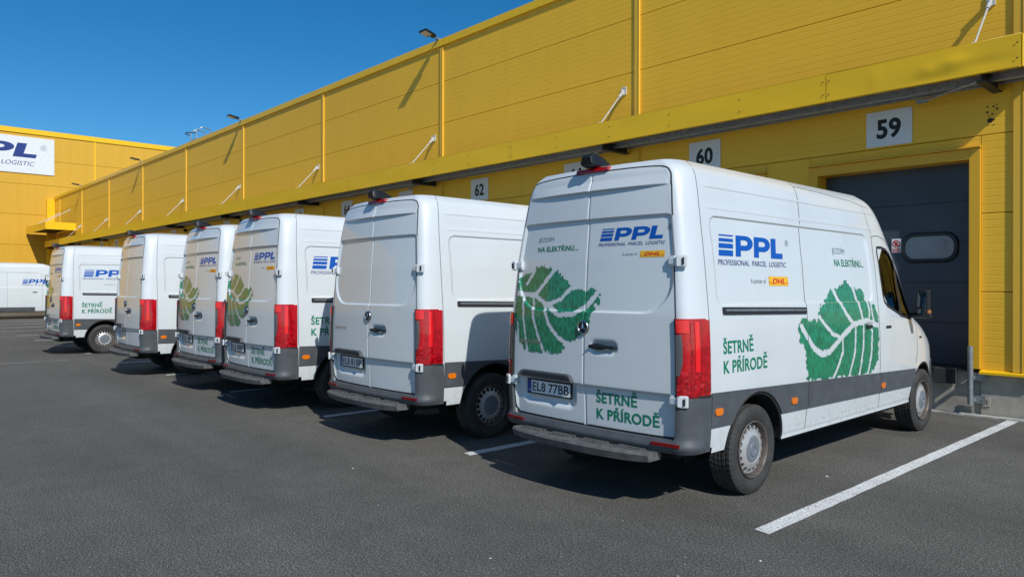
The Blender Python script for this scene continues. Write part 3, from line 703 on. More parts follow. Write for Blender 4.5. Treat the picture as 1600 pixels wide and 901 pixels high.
def disp_rear(y, z):
    inner = 1 - sstep(0.83, 0.88, np.abs(y))
    a = np.where(z > 1.8, sd_rrect(y, z, -0.825, 0.825, 1.2, 2.235 - 0.0 * y, 0.10), sd_rrect(y, z, -0.825, 0.825, 1.475, 2.4, 0.27))
    d = -0.019 * sstep(0.0, 0.015, -a)
    tap = np.clip(1 - np.abs(y / 0.80) ** 3, 0, 1)
    zc = 2.4555 + 0 * y
    d = d + tap * 0.024 * np.where(z > zc, np.maximum(0, 1 - (z - zc) / 0.09), 0)
    zs = 0.872
    d = d - inner * 0.026 * np.where(z < zs, 1.0, np.maximum(0, 1 - (z - zs) / 0.012)) * (1 - 0.5 * sstep(0.87, 0.56, z) * 0)
    d = d - 0.030 * sstep(0.0, 0.045, -sd_rrect(y, z, 0.095, 0.775, 0.655, 0.945, 0.09))   # plate recess
    d = d - 0.028 * sstep(0.0, 0.05, -sd_rrect(y, z, -0.355, -0.06, 1.135, 1.265, 0.064))  # handle cup
    d = d - 0.012 * np.maximum(0, 1 - np.abs(np.abs(y) - 0.0) / 0.0075) * (z > 0.55) * (z < 2.62)   # split between the doors
    return d

def side_y(x, z, off=0.0):
    """half width of the flank at (x, z)"""
    x = np.asarray(x, float); z = np.asarray(z, float); W = fW(z); L = fL(z); x0 = L + BOW
    q = np.clip((x - x0) / RX, 0, 1)
    yc = W - RY + RY * np.power(np.clip(1 - np.power(1 - q, NC), 0, 1), 1 / NC)
    a = fF(z) - XS; s = np.clip((x - XS) / a, 0, 1)
    yf = W * np.power(np.clip(1 - np.power(s, MF), 0, 1), 1 / MF)
    return np.where(x < x0 + RX, yc, np.where(x > XS, yf, W)) + disp_side(x, z) * sstep(x0 + RX - .1, x0 + RX, x) + off

def rear_x(y, z, off=0.0):
    y = np.asarray(y, float); z = np.asarray(z, float); W = fW(z); L = fL(z); yi = W - RY; ay = np.abs(y)
    q = np.clip((ay - yi) / RY, 0, 1)
    x = np.where(ay < yi, L + BOW * (y / yi) ** 2, L + BOW + RX * (1 - np.power(np.clip(1 - np.power(q, NC), 0, 1), 1 / NC)))
    return x - disp_rear(y, z) * (1 - sstep(0.86, 0.9, ay)) - off

def on_side(x, z, off=0.0): return (float(x), -float(side_y(x, z, off)), float(z))
def on_rear(y, z, off=0.0): return (float(rear_x(y, z, off)), float(y), float(z))

def outline(T_, z, sgn=-1, relief=1.0):
    """wrap parameter T_ (array): [0,1] rear centre->corner, [1,2] corner, [2,3] flank to XS, [3,4] round the nose; y negative side"""
    T_, z = np.broadcast_arrays(np.asarray(T_, float), np.asarray(z, float)); W = fW(z); L = fL(z); yi = W - RY
    x = np.zeros_like(T_); y = np.zeros_like(T_)
    m0 = T_ <= 1; t = T_; yy = t * yi
    x = np.where(m0, L + BOW * t ** 2, x); y = np.where(m0, -yy, y)
    x = np.where(m0, x - relief * disp_rear(y * -sgn, z), x)
    m1 = (T_ > 1) & (T_ <= 2); ph = (T_ - 1) * math.pi / 2
    sn = np.power(np.clip(np.sin(ph), 0, 1), 2 / NC); cs = np.power(np.clip(np.cos(ph), 0, 1), 2 / NC)
    x = np.where(m1, L + BOW + RX * (1 - cs), x); y = np.where(m1, -(yi + RY * sn), y)
    m2 = (T_ > 2) & (T_ <= 3); x0 = L + BOW + RX; xx = x0 + (XS - x0) * (T_ - 2)
    x = np.where(m2, xx, x); y = np.where(m2, -(W + disp_side(xx, z)), y)
    m3 = T_ > 3; ph = (T_ - 3) * math.pi / 2; a = fF(z) - XS
    sn = np.power(np.clip(np.sin(ph), 0, 1), 2 / MF); cs = np.power(np.clip(np.cos(ph), 0, 1), 2 / MF)
    x3 = XS + a * sn; x = np.where(m3, x3, x); y = np.where(m3, -(W * cs + disp_side(x3, z) * (1 - sstep(3.9, 4.1, x3))), y)
    return x, y

tA = np.concatenate([[0, 0.0045, 0.009], np.linspace(0.02, 1, 84)]); tB = np.linspace(1, 2, 18)[1:]; tC = np.linspace(2, 3, 205)[1:]
tD = 3 + (np.linspace(0, 1, 46)[1:]) ** 0.8
TG = np.concatenate([tA, tB, tC, tD])
zspec = [2.2195, 2.223, 2.227, 2.231, 2.2352, 1.4745, 1.479, 1.484, 1.490, 1.5345, 1.540, 1.546, 1.5515, .4, .548, .556, .872, .878, .884, 2.285, 2.2905, 2.455, 2.4605, 2.6225]
ZG = np.unique(np.round(np.concatenate([np.arange(.40, 1.44, .0155), np.arange(1.44, 2.63, .010), np.array(zspec), np.array([2.636, 2.644, 2.651, 2.657, 2.662, 2.666, 2.67])]), 4))
ZS_ = np.array(zspec); ZG = np.array([z for z in ZG if np.abs(ZS_ - z).min() < 1e-6 or np.abs(ZS_ - z).min() > .0032])

ARCH = [(1.004, 0.37, 0.468), (4.928, 0.36, 0.455)]
WIN = np.array([(3.675, 2.115), (3.80, 2.12), (3.95, 2.10), (4.06, 2.05), (4.16, 1.955), (4.30, 1.80), (4.44, 1.64), (4.57, 1.47), (4.62, 1.36), (4.60, 1.325), (4.48, 1.325), (4.21, 1.363), (3.937, 1.439), (3.80, 1.478), (3.72, 1.53), (3.695, 1.60), (3.662, 1.85), (3.655, 2.05)])

def poly_sd(P, x, z):
    """signed distance (negative inside) and nearest boundary point"""
    x = np.asarray(x, float); z = np.asarray(z, float); best = np.full(x.shape, 1e9); nx = np.zeros(x.shape); nz = np.zeros(x.shape); ins = np.zeros(x.shape, bool)
    for i in range(len(P)):
        a = P[i]; b = P[(i + 1) % len(P)]; d = b - a; t = np.clip(((x - a[0]) * d[0] + (z - a[1]) * d[1]) / (d @ d), 0, 1)
        px, pz = a[0] + t * d[0], a[1] + t * d[1]; dd = np.hypot(x - px, z - pz); mk = dd < best
        best = np.where(mk, dd, best); nx = np.where(mk, px, nx); nz = np.where(mk, pz, nz)
        c = ((a[1] > z) != (b[1] > z)) & (x < (b[0] - a[0]) * (z - a[1]) / (b[1] - a[1] + 1e-12) + a[0]); ins ^= c
    return np.where(ins, -best, best), nx, nz

def build_shell(sgn):
    TT, ZZ = np.meshgrid(TG, ZG); X, Y = outline(TT, ZZ, sgn); Z = ZZ.copy()
    P = np.stack([X, Y, Z], -1)
    inside = np.zeros(X.shape, bool)
    flank = TT > 1.6
    for cx, cz, r in ARCH:
        d = np.hypot(X - cx, Z - cz); mk = (d < r) & flank; inside |= mk
        k = r / np.maximum(d, 1e-6); P[..., 0] = np.where(mk, cx + (X - cx) * k, P[..., 0]); P[..., 2] = np.where(mk, cz + (Z - cz) * k, P[..., 2])
    sd, nx, nz = poly_sd(WIN, X, Z); mk = (sd < 0) & (TT > 3) & (TT < 3.9) & (X > 3.5) & (X < 4.7); inside |= mk
    P[..., 0] = np.where(mk, nx, P[..., 0]); P[..., 2] = np.where(mk, nz, P[..., 2])
    yy = -side_y(P[..., 0], P[..., 2]); P[..., 1] = np.where(inside, yy, P[..., 1])
    du = np.gradient(np.stack([X, Y, Z], -1), axis=1); dv = np.gradient(np.stack([X, Y, Z], -1), axis=0); Nn = np.cross(du, dv); Nn /= np.linalg.norm(Nn, axis=-1, keepdims=True) + 1e-12
    mid = P[P.shape[0] // 2, TG.searchsorted(2.5)]
    if Nn[P.shape[0] // 2, TG.searchsorted(2.5), 1] > 0: Nn = -Nn
    nz_, nt_ = X.shape
    ii, jj = np.meshgrid(np.arange(nz_ - 1), np.arange(nt_ - 1), indexing='ij')
    q = np.stack([ii * nt_ + jj, ii * nt_ + jj + 1, (ii + 1) * nt_ + jj + 1, (ii + 1) * nt_ + jj], -1)
    keep = ~(inside[:-1, :-1] & inside[:-1, 1:] & inside[1:, 1:] & inside[1:, :-1])
    cT = (TT[:-1, :-1] + TT[1:, 1:]) / 2; cz = (Z[:-1, :-1] + Z[1:, 1:]) / 2; cx = (X[:-1, :-1] + X[1:, 1:]) / 2; cy = (Y[:-1, :-1] + Y[1:, 1:]) / 2
    # cut away what lies under the bumper line at the tail
    keep &= ~((cT < 2.02) & (cz < 0.47)); keep &= ~((cx < 0.7) & (cz < 0.432))
    cls = np.zeros(cT.shape, int)   # 0 body
    cls[(cT < 1.0) & (cz > 0.556) & (cz < 2.6225)] = 1                         # rear door
    cls[(cx > 1.905) & (cx < 3.545) & (cz > 0.43) & (cz < 2.235) & (cT > 2)] = 2   # sliding door
    cls[(cx > 3.545) & (cx < 4.72) & (cz > 0.43) & (cz < 2.20) & (cT > 2) & (cT < 3.72)] = 3   # front door
    cls[(cT > 3.60) & (cz > 1.40) & (cz < 2.17) & (cls != 3)] = 4              # windscreen
    cls[(cT > 3.74) & (cz > 1.40) & (cz < 2.17)] = 4
    cls[~keep] = -1
    return P, Nn, q, cls
SHELL = {s_: build_shell(s_) for s_ in (-1, 1)}; SP = SHELL[-1][0]

def shell_part(name, mt, masks, parent):
    """masks: list of (class, side) with side -1 right, +1 left"""
    V = []; F = []; N = []
    for c, s in masks:
        SP, SN, SQ, SC = SHELL[s]
        qq = SQ[SC == c].reshape(-1, 4); u, inv = np.unique(qq, return_inverse=True); inv = inv.reshape(qq.shape)
        v = SP.reshape(-1, 3)[u].copy(); n = SN.reshape(-1, 3)[u].copy()
        if s > 0: v[:, 1] *= -1; n[:, 1] *= -1; inv = inv[:, ::-1]
        b = len(V); V += v.tolist(); N += n.tolist(); F += (inv + b).tolist()
    return link(name, mesh(name, V, F, mt, True, N), parent)

def grid_patch(fn, us, vs, sdf, off, name, mt, parent, skirt=True, mirror=False, smooth=True, both=False, foff=None):
    """patch of the body surface where sdf(u,v)<0, laid `off` proud of it; edges snapped to sdf=0 and closed down to the body"""
    U, Vv = np.meshgrid(us, vs); d = sdf(U, Vv); e = 1e-4; inside = d < 0
    for _ in range(3):
        dd = sdf(U, Vv); gx = (sdf(U + e, Vv) - dd) / e; gy = (sdf(U, Vv + e) - dd) / e; g2 = gx * gx + gy * gy + 1e-9
        st = np.where(inside, 0, np.clip(dd, 0, 0.05)); U = U - st * gx / g2; Vv = Vv - st * gy / g2
    nv, nu = U.shape; cnt = inside[:-1, :-1].astype(int) + inside[:-1, 1:] + inside[1:, 1:] + inside[1:, :-1]; keep = cnt >= 1
    ii, jj = np.meshgrid(np.arange(nv - 1), np.arange(nu - 1), indexing='ij')
    q = np.stack([ii * nu + jj, ii * nu + jj + 1, (ii + 1) * nu + jj + 1, (ii + 1) * nu + jj], -1)[keep]
    u_, inv = np.unique(q, return_inverse=True); q = inv.reshape(-1, 4); Uf = U.ravel()[u_]; Vf = Vv.ravel()[u_]
    of = np.full(Uf.shape, off) if foff is None else off + foff(Uf, Vf)
    top = np.array([fn(a, b, o) for a, b, o in zip(Uf, Vf, of)])
    F = q.tolist(); Vl = top.tolist()
    if skirt:
        ed = {}
        for f in F:
            for k in range(4):
                a, b = f[k], f[(k + 1) % 4]; key = (min(a, b), max(a, b)); ed.setdefault(key, []).append((a, b))
        bo = [v[0] for v in ed.values() if len(v) == 1]; mp = {}
        for a, b in bo:
            for k in (a, b):
                if k not in mp: mp[k] = len(Vl); Vl.append(list(fn(Uf[k], Vf[k], -0.004)))
        F += [[b, a, mp[a], mp[b]] for a, b in bo]
    if mirror: Vl = [[p[0], -p[1], p[2]] for p in Vl]
    me = mesh(name, Vl, F, mt, False)
    bm = bmesh.new(); bm.from_mesh(me); bmesh.ops.remove_doubles(bm, verts=bm.verts, dist=1e-5); bmesh.ops.recalc_face_normals(bm, faces=bm.faces)
    for ed_ in bm.edges:
        if len(ed_.link_faces) == 2 and ed_.calc_face_angle(0) > math.radians(40): ed_.smooth = False
    for f in bm.faces: f.smooth = smooth
    bm.to_mesh(me); bm.free()
    return link(name, me, parent)

def strip(fn, pts, w, off, name, mt, parent, mirror=False):
    """thin strip following a polyline on the body surface (a seal in a joint)"""
    P = []
    for a, b in zip(pts[:-1], pts[1:]):
        n = max(1, int(math.hypot(b[0] - a[0], b[1] - a[1]) / 0.03))
        for i in range(n): P.append((a[0] + (b[0] - a[0]) * i / n, a[1] + (b[1] - a[1]) * i / n))
    P.append(pts[-1]); V = []; F = []
    for i, p in enumerate(P):
        a = P[max(i - 1, 0)]; b = P[min(i + 1, len(P) - 1)]; dx, dz = b[0] - a[0], b[1] - a[1]; l = math.hypot(dx, dz) or 1; nx, nz = -dz / l * w / 2, dx / l * w / 2
        V += [fn(p[0] + nx, p[1] + nz, off), fn(p[0] - nx, p[1] - nz, off)]
        if i: F.append((2 * i - 2, 2 * i - 1, 2 * i + 1, 2 * i))
    if mirror: V = [(x, -y, z) for x, y, z in V]
    return V, F

def strips(name, lst, mt, parent):
    for v, f in lst:
        mb = MB(); mb.add(v, f); mb.build(name, mt, parent)

def decal(name, VF, fn, mt, parent, off=0.0022):
    V, F = VF; return link(name, mesh(name, [fn(p[0], p[1], off + (p[2] if len(p) > 2 else 0.0)) for p in V], F, mt), parent)
side_r = on_side
rear_t = lambda a, b, o=0.0: on_rear(-a, b, o)          # lettering on the tail reads left to right

def arc(cx, cz, r, a0, a1, n=8): return [(cx + r * math.cos(math.radians(a0 + (a1 - a0) * i / n)), cz + r * math.sin(math.radians(a0 + (a1 - a0) * i / n))) for i in range(n + 1)]

# --- wheel (axis y, outer face towards -y)
def make_wheel(parent, x, y, z, left):
    w = MB()
    R, hw = 0.362, 0.112
    prof = [(0.085, 0.225), (0.10, 0.25), (hw, 0.29), (hw, 0.315), (0.103, 0.342), (0.092, 0.356)]
    tread = []
    for a in (0.088, 0.062, 0.058, 0.052, 0.048, 0.022, 0.018, 0.010, 0.006): tread.append((a, R - (0.008 if a in (0.058, 0.052, 0.018, 0.010) else 0)))
    full = prof + tread + [(-a, r) for a, r in reversed(tread)] + [(-a, r) for a, r in reversed(prof)]
    nt_ = 156
    tr = {j for j, (a, r) in enumerate(full) if r > 0.34}
    def rf(j, k, r):
        if j in tr and abs(full[j][0]) > 0.05 and k % 3 == 0: return r - 0.007
        if j in tr and abs(full[j][0]) <= 0.05 and k % 3 == 1: return r - 0.004
        return r
    w.lathe(full, nt_, rfun=rf)
    ty = w.build("wheel", rubber, parent, (x, y, z), angle=50)
    m = MB(); m.lathe([(-0.098, 0.234), (-0.105, 0.230), (-0.104, 0.222), (-0.094, 0.216), (-0.06, 0.211), (-0.02, 0.205), (0.03, 0.20), (0.09, 0.225)], 64); m.build("rim_barrel", rim_rust, ty, smooth=True)
    # disc with a ring of holes
    m = MB(); nh = 18
    rp = lambda r: np.interp(r, [0.11, 0.135, 0.155, 0.185, 0.202, 0.210], [-0.094, -0.090, -0.082, -0.072, -0.064, -0.045])
    for k in range(nh):
        a0 = 2 * math.pi * k / nh; da = math.pi / nh; ring = []; hole = []
        for q in range(16):
            t = 2 * math.pi * q / 16; cx_, cy_ = math.cos(t), math.sin(t); sc = 1 / max(abs(cx_), abs(cy_))
            ra = 0.172 + 0.026 * cx_ * sc; an = a0 + da * cy_ * sc; ring.append((ra, an)); hole.append((0.175 + 0.0225 * cx_, a0 + 0.80 * da * cy_))
        V = []
        for ra, an in ring + hole: V.append((ra * math.cos(an), rp(ra), ra * math.sin(an)))
        for ra, an in hole: V.append((ra * math.cos(an), rp(ra) + 0.02, ra * math.sin(an)))
        F = [(q, (q + 1) % 16, 16 + (q + 1) % 16, 16 + q) for q in range(16)] + [(16 + q, 16 + (q + 1) % 16, 32 + (q + 1) % 16, 32 + q) for q in range(16)]
        m.add(V, F)
    m.lathe([(rp(0.198), 0.198), (rp(0.204), 0.204), (-0.030, 0.210)], 72); m.lathe([(-0.085, 0.095), (-0.097, 0.112), (-0.0935, 0.125), (rp(0.146), 0.146)], 72)
    m.build("rim", rim_mat, ty, angle=35)
    m = MB(); m.lathe([(-0.100, 0.0), (-0.102, 0.028), (-0.108, 0.032), (-0.107, 0.055), (-0.101, 0.060), (-0.100, 0.098), (-0.092, 0.106), (-0.07, 0.108)], 40); m.build("hub_cap", cap_grey, ty, angle=35)
    m = MB(); m.lathe([(0.0, 0.0), (0.0, 0.20)], 32); m.build("brake_disc", under_black, ty)
    if left: ty.rotation_euler = (0, 0, math.pi)
    return ty

STAR = []
def emblem_parts(parent, y, z, x):
    m = MB(); m.lathe([(0.0, 0.0), (0.0, 0.058), (-0.010, 0.055), (-0.012, 0.0)], 28)
    M = Matrix.Rotation(-math.pi / 2, 4, 'Z')   # lathe axis y -> -x faces the tail
    m.v = [(v[1], -v[0], v[2]) for v in m.v]; e = m.build("emblem", black_plastic, parent, (x, y, z))
    m = MB(); m.lathe([(-0.010, 0.058), (-0.017, 0.055), (-0.017, 0.050), (-0.011, 0.047)], 28); m.v = [(v[1], -v[0], v[2]) for v in m.v]; m.build("emblem_ring", emblem_chrome, e, smooth=True)
    V = [(-0.021, 0, 0)]; F = []
    for k in range(3):
        a = math.pi / 2 + k * 2 * math.pi / 3; V.append((-0.0135, 0.049 * math.cos(a), 0.049 * math.sin(a))); b = a + math.pi / 3; V.append((-0.0135, 0.0095 * math.cos(b), 0.0095 * math.sin(b)))
    for k in range(6): F.append((0, 1 + k, 1 + (k + 1) % 6))
    m = MB(); m.add(V, F); m.build("emblem_star", emblem_chrome, e)

def build_van(root):
    """every part common to all vans"""
    body = shell_part("body", paint, [(0, -1), (0, 1)], root)
    # roof
    k0 = SP.shape[0] - 1; ring = SP[k0]; V = []; F = []; n = len(ring); K = 14
    for k in range(K + 1):
        t = k / K; sp = np.stack([np.clip(ring[:, 0], 0.75, 3.1), 0 * ring[:, 1]], -1)
        xy = ring[:, :2] * (1 - t) + sp * t; zz = ZTOP + 0.062 * (1 - (1 - t) ** 2)
        for s in (1,): V += [(a, b, zz) for a, b in xy]
    for k in range(K):
        for i in range(n - 1): F.append((k * n + i, (k + 1) * n + i, (k + 1) * n + i + 1, k * n + i + 1))
    m = MB(); m.add(V, F); m.add([(x, -y, z) for x, y, z in V], [f[::-1] for f in F])
    m.build("roof", paint, root, smooth=True)
    rd = [shell_part("rear_door", paint, [(1, s)], root) for s in (-1, 1)]
    rd[1]["side"] = "left"; rd[0]["side"] = "right"
    sl = shell_part("sliding_door", paint, [(2, -1)], root); sl2 = shell_part("side_panel", paint, [(2, 1)], root)
    fd = [shell_part("front_door", paint, [(3, s)], root) for s in (-1, 1)]
    shell_part("windscreen", dark_glass, [(4, -1), (4, 1)], root)
    # seals in the joints
    dl = [(-0.862, 0.66)] + [(-0.862, 2.40)] + arc(-0.70, 2.42, 0.145, 165, 95)[1:] + [(-0.45, 2.585), (0, 2.592)]
    dl = [(-0.868, 0.70), (-0.866, 1.2), (-0.848, 1.6), (-0.815, 2.0), (-0.774, 2.35), (-0.756, 2.48), (-0.735, 2.555), (-0.67, 2.602), (-0.45, 2.618), (0, 2.624)]
    lo = [(-0.868, 0.70), (-0.862, 0.62), (-0.835, 0.575), (-0.77, 0.558), (0, 0.556)]
    def crom(P, n=6):
        P = [np.array(p, float) for p in P]; Q = [2 * P[0] - P[1]] + P + [2 * P[-1] - P[-2]]; out = []
        for i in range(1, len(Q) - 2):
            for k in range(n):
                t = k / n; a, b, c, d = Q[i - 1:i + 3]; out.append(tuple(0.5 * (2 * b + (c - a) * t + (2 * a - 5 * b + 4 * c - d) * t * t + (3 * b - a - 3 * c + d) * t ** 3)))
        return out + [tuple(P[-1])]
    dl = crom(dl); lo = crom(lo)
    S_ = []
    for mir in (False, True):
        S_.append(strip(on_rear, dl, 0.010, 0.0015, "", None, None, mir)); S_.append(strip(on_rear, lo, 0.016, 0.0015, "", None, None, mir))
    for mir in (False, True):
        S_.append(strip(on_side, [(0.305, 0.90), (0.305, 1.9), (0.325, 2.3), (0.345, 2.5), (0.37, 2.62), (0.40, 2.665)], 0.006, 0.001, "", None, None, mir))
        S_.append(strip(on_side, [(1.885, 0.42), (1.905, 0.9), (1.908, 1.5), (1.925, 2.0), (1.955, 2.25), (1.99, 2.45), (2.02, 2.58), (2.06, 2.665)], 0.008, 0.001, "", None, None, mir))
        S_.append(strip(on_side, [(3.575, 0.42), (3.55, 0.8), (3.545, 1.5), (3.55, 2.0), (3.57, 2.22)], 0.008, 0.001, "", None, None, mir))
        S_.append(strip(on_side, [(3.57, 2.22), (3.75, 2.235), (3.95, 2.20), (4.10, 2.12), (4.2, 2.03)], 0.007, 0.001, "", None, None, mir))
        S_.append(strip(on_side, [(4.70, 1.30), (4.69, 0.95), (4.62, 0.80)], 0.007, 0.001, "", None, None, mir))
        S_.append(strip(on_side, [(2.03, 2.615), (2.6, 2.602), (3.2, 2.575), (3.6, 2.53)], 0.005, 0.001, "", None, None, mir))
        S_.append(strip(on_side, [(3.47, 2.54), (3.52, 2.40), (3.57, 2.24)], 0.005, 0.001, "", None, None, mir))
    strips("door_seal", S_, seal, root)
    # grey flank band, both sides
    zt = lambda x: 0.898 - 0.030 * x; zb = lambda x: 0.632 - 0.014 * x
    def band(x, z):
        d = np.maximum(z - zt(x), zb(x) - z); d = np.maximum(d, np.maximum(0.313 - x, x - 4.60))
        for cx, cz, r in ARCH: d = np.maximum(d, (r + 0.002) - np.hypot(x - cx, z - cz))
        return d
    xs = np.arange(0.30, 4.64, 0.022); zs = np.arange(0.54, 0.92, 0.016)
    for mir in (False, True):
        c = grid_patch(on_side, xs, zs, band, 0.012, "side_cladding", grey_plastic, root, mirror=mir)
    jt = []
    for mir in (False, True):
        for x in (1.89, 3.565): jt.append(strip(on_side, [(x, zb(x)), (x, zt(x))], 0.006, 0.0135, "", None, None, mir))
    strips("cladding_joint", jt, seal, root)
    # wheel arch lips and liners
    for cx, cz, r in ARCH:
        for s in (-1, 1):
            V = []; F = []; A = np.linspace(math.radians(-14), math.radians(194), 44); j = 0
            for a in A:
                px, pz = cx + r * math.cos(a), cz + r * math.sin(a)
                if pz < 0.40: pz = 0.40
                y = float(side_y(px, pz)); qx, qz = cx + (r - 0.022) * math.cos(a), cz + (r - 0.022) * math.sin(a)
                V += [(px, s * (y + 0.003), pz), (qx, s * (y - 0.002), max(qz, .40)), (qx, s * (y - 0.06), max(qz, .40)), (qx, s * 0.60, max(qz, .40))]
                if j: F += [(4 * j - 4 + q, 4 * j - 3 + q, 4 * j + 1 + q, 4 * j + q) for q in range(3)]
                j += 1
            m = MB(); m.add(V, F); m.build("wheel_arch_liner", under_black, root, smooth=False)
            m = MB(); m.add([(cx + r * math.cos(a), s * 0.60, cz + r * math.sin(a)) for a in A], [tuple(range(len(A)))]); m.build("wheel_arch_inner", under_black, root)
    # rear bumper wrapped round the tail, in the wrap parameter
    def on_wrap(t, z, off):
        x, y = outline(np.array(t), np.array(z), -1, 0.0); x, y = float(x), float(y); e = 0.03
        xa, ya = outline(np.array(max(t - e, 0)), np.array(z), -1, 0.0); xb, yb = outline(np.array(t + e), np.array(z), -1, 0.0)
        tx, ty_ = float(xb - xa), float(yb - ya); l = math.hypot(tx, ty_) or 1; nx, ny = ty_ / l, -tx / l
        return (x + nx * off, y + ny * off, z)
    def bumper(t, z):
        low = np.maximum(z - 0.552, 0.455 - z); cor = np.maximum(np.maximum(z - 0.868, 0.455 - z), 1.012 - t)
        return np.maximum(np.minimum(low, cor), t - 2.005)
    tu = np.concatenate([np.linspace(0, 1, 40), np.linspace(1, 2.02, 26)[1:]]); zu = np.concatenate([np.linspace(0.44, 0.56, 13), np.linspace(0.57, 0.88, 21)])
    bul = lambda t, z: 0.030 * np.exp(-((z - 0.50) / 0.045) ** 2) * (1 - sstep(1.55, 2.0, t)) + 0.010 * (1 - sstep(1.5, 1.95, t))
    for mir in (False, True):
        grid_patch(on_wrap, tu, zu, bumper, 0.014, "rear_bumper", grey_plastic, root, mirror=mir, foff=bul)
        # reflector
        rf_ = grid_patch(on_wrap, np.linspace(.78, 1.22, 14), np.linspace(.49, .545, 7), lambda t, z: np.maximum(np.maximum(.80 - t, t - 1.18), np.maximum(.507 - z, z - .531)), 0.060, "reflector", reflector_red, root, mirror=mir)
        # tail lamp: housing and lens zones
        lamp = lambda t, z: np.maximum(np.maximum(z - 1.448 + 0.01 * (t > 1.9), 0.872 - z), np.maximum((1.02 + 0.02 * np.clip((1.40 - z) / .5, 0, 1)) - 0.10 * 0 - t, t - 2.0))
        ln = grid_patch(on_wrap, np.linspace(0.98, 2.02, 30), np.linspace(0.86, 1.46, 34), lamp, 0.016, "tail_lamp", red_lens, root, mirror=mir, foff=lambda t, z: 0.006 * np.sin((t - 1) * math.pi))
        seg = lambda t, z: np.maximum(np.maximum(z - 1.435, 1.345 - z), np.maximum(1.06 - t, t - 1.40))
        grid_patch(on_wrap, np.linspace(1.04, 1.42, 12), np.linspace(1.33, 1.45, 8), seg, 0.0265, "lens_segment", red_bright, ln, mirror=mir)
        seg = lambda t, z: np.maximum(np.maximum(z - 1.425, 1.06 - z), np.maximum(1.56 - t, t - 1.68))
        grid_patch(on_wrap, np.linspace(1.54, 1.70, 6), np.linspace(1.05, 1.44, 16), seg, 0.0262, "light_guide", red_bright, ln, mirror=mir)
        for sd_ in (lambda t, z: np.maximum(np.maximum(z - 1.448, 0.872 - z), np.maximum(1.0 - t, t - 1.045)), lambda t, z: np.maximum(np.maximum(z - 0.884, 0.868 - z), np.maximum(1.0 - t, t - 2.0))):
            grid_patch(on_wrap, np.linspace(0.98, 2.02, 60), np.concatenate([np.linspace(0.86, 0.90, 8), np.linspace(0.92, 1.46, 20)]), sd_, 0.0215, "lamp_edge", seal, ln, mirror=mir)
        inr = lambda t, z: np.maximum(np.maximum(z - 1.33, 1.03 - z), np.maximum(1.03 - t, t - 1.22 + 0.10 * np.clip((1.12 - z) / 0.1, 0, 1) + .03 * np.clip((z - 1.28) / 0.05, 0, 1)))
        grid_patch(on_wrap, np.linspace(1.0, 1.26, 10), np.linspace(1.0, 1.36, 14), inr, 0.0245, "reverse_lamp", clear_lens, ln, mirror=mir)
        rib = lambda t, z: np.maximum(np.maximum(z - 1.42, 0.90 - z), np.maximum(1.44 - t, t - 1.52))
        grid_patch(on_wrap, np.linspace(1.42, 1.54, 5), np.linspace(0.88, 1.44, 18), rib, 0.0262, "lens_rib", red_dark, ln, mirror=mir)
        rib = lambda t, z: np.maximum(np.maximum(z - 1.24, 0.98 - z), np.maximum(1.72 - t, t - 1.93))
        grid_patch(on_wrap, np.linspace(1.70, 1.95, 6), np.linspace(0.97, 1.25, 10), rib, 0.0225, "side_reflector", red_dark, ln, mirror=mir)
        rib = lambda t, z: np.maximum(np.maximum(z - 1.02 - 0.12 * (t - 1.2), 0.995 - z - 0.12 * (1.2 - t)), np.maximum(1.06 - t, t - 1.95))
        grid_patch(on_wrap, np.linspace(1.04, 1.97, 16), np.linspace(0.94, 1.14, 14), rib, 0.0245, "lens_rib", red_dark, ln, mirror=mir)
    # amber side markers
    for x, z in ((0.405, 0.742), (1.62, 0.700), (3.565 + 0.05, 0.655)):
        for mir in (False, True):
            r = 0.026
            grid_patch(on_side, np.linspace(x - .06, x + .06, 13), np.linspace(z - .04, z + .04, 9), lambda a, b, x=x, z=z: sd_rrect(a, b, x - .052, x + .052, z - .028, z + .028, r), 0.021, "side_marker", amber, root, mirror=mir)
    # sliding door rail
    m = MB()
    for s in (-1,):
        ra = lambda x, z: sd_rrect(x, z, 0.50, 1.895, 1.470 - 0.018 * (x - .5), 1.528 - 0.018 * (x - .5), 0.012)
        grid_patch(on_side, np.linspace(.48, 1.91, 60), np.linspace(1.43, 1.54, 10), lambda x, z: ra(x, z), 0.010, "door_rail", seal, root)
        grid_patch(on_side, np.linspace(.52, 1.88, 40), np.linspace(1.45, 1.53, 8), lambda x, z: sd_rrect(x, z, 0.53, 1.87, 1.497 - 0.018 * (x - .5), 1.512 - 0.018 * (x - .5), 0.006), 0.0135, "rail_track", steel, root)
    # door handles
    for (x, z, p) in ((3.80, 1.260, fd[0]), (3.30, 1.280, sl)):
        m = MB(); y = -float(side_y(x, z)); m.box((x, y - 0.012, z), (0.15, 0.03, 0.034), 0.012); m.box((x - 0.075, y - 0.004, z), (0.05, 0.03, 0.05), 0.012); m.build("handle", black_plastic, p)
    m = MB(); x, z = 3.80, 1.260; y = float(side_y(x, z)); m.box((x, y + 0.012, z), (0.15, 0.03, 0.034), 0.012); m.build("handle", black_plastic, fd[1])
    m = MB(); V = []; F = []
    for i in range(13):
        t = i / 12; yy = -0.075 - 0.25 * t; hh = 0.013 + 0.012 * math.sin(math.pi * min(t * 1.4, 1)) ; x = float(rear_x(yy, 1.2)) - 0.026 - 0.016 * math.sin(math.pi * t)
        V += [(x, yy, 1.203 - hh), (x - 0.012, yy, 1.203), (x, yy, 1.203 + hh), (x + 0.03, yy, 1.203)]
        if i: F += [(4 * i - 4 + q, 4 * i - 4 + (q + 1) % 4, 4 * i + (q + 1) % 4, 4 * i + q) for q in range(4)]
    F += [(0, 3, 2, 1), (48, 49, 50, 51)]
    m.add(V, F); m.build("handle", black_plastic, rd[0], smooth=True)
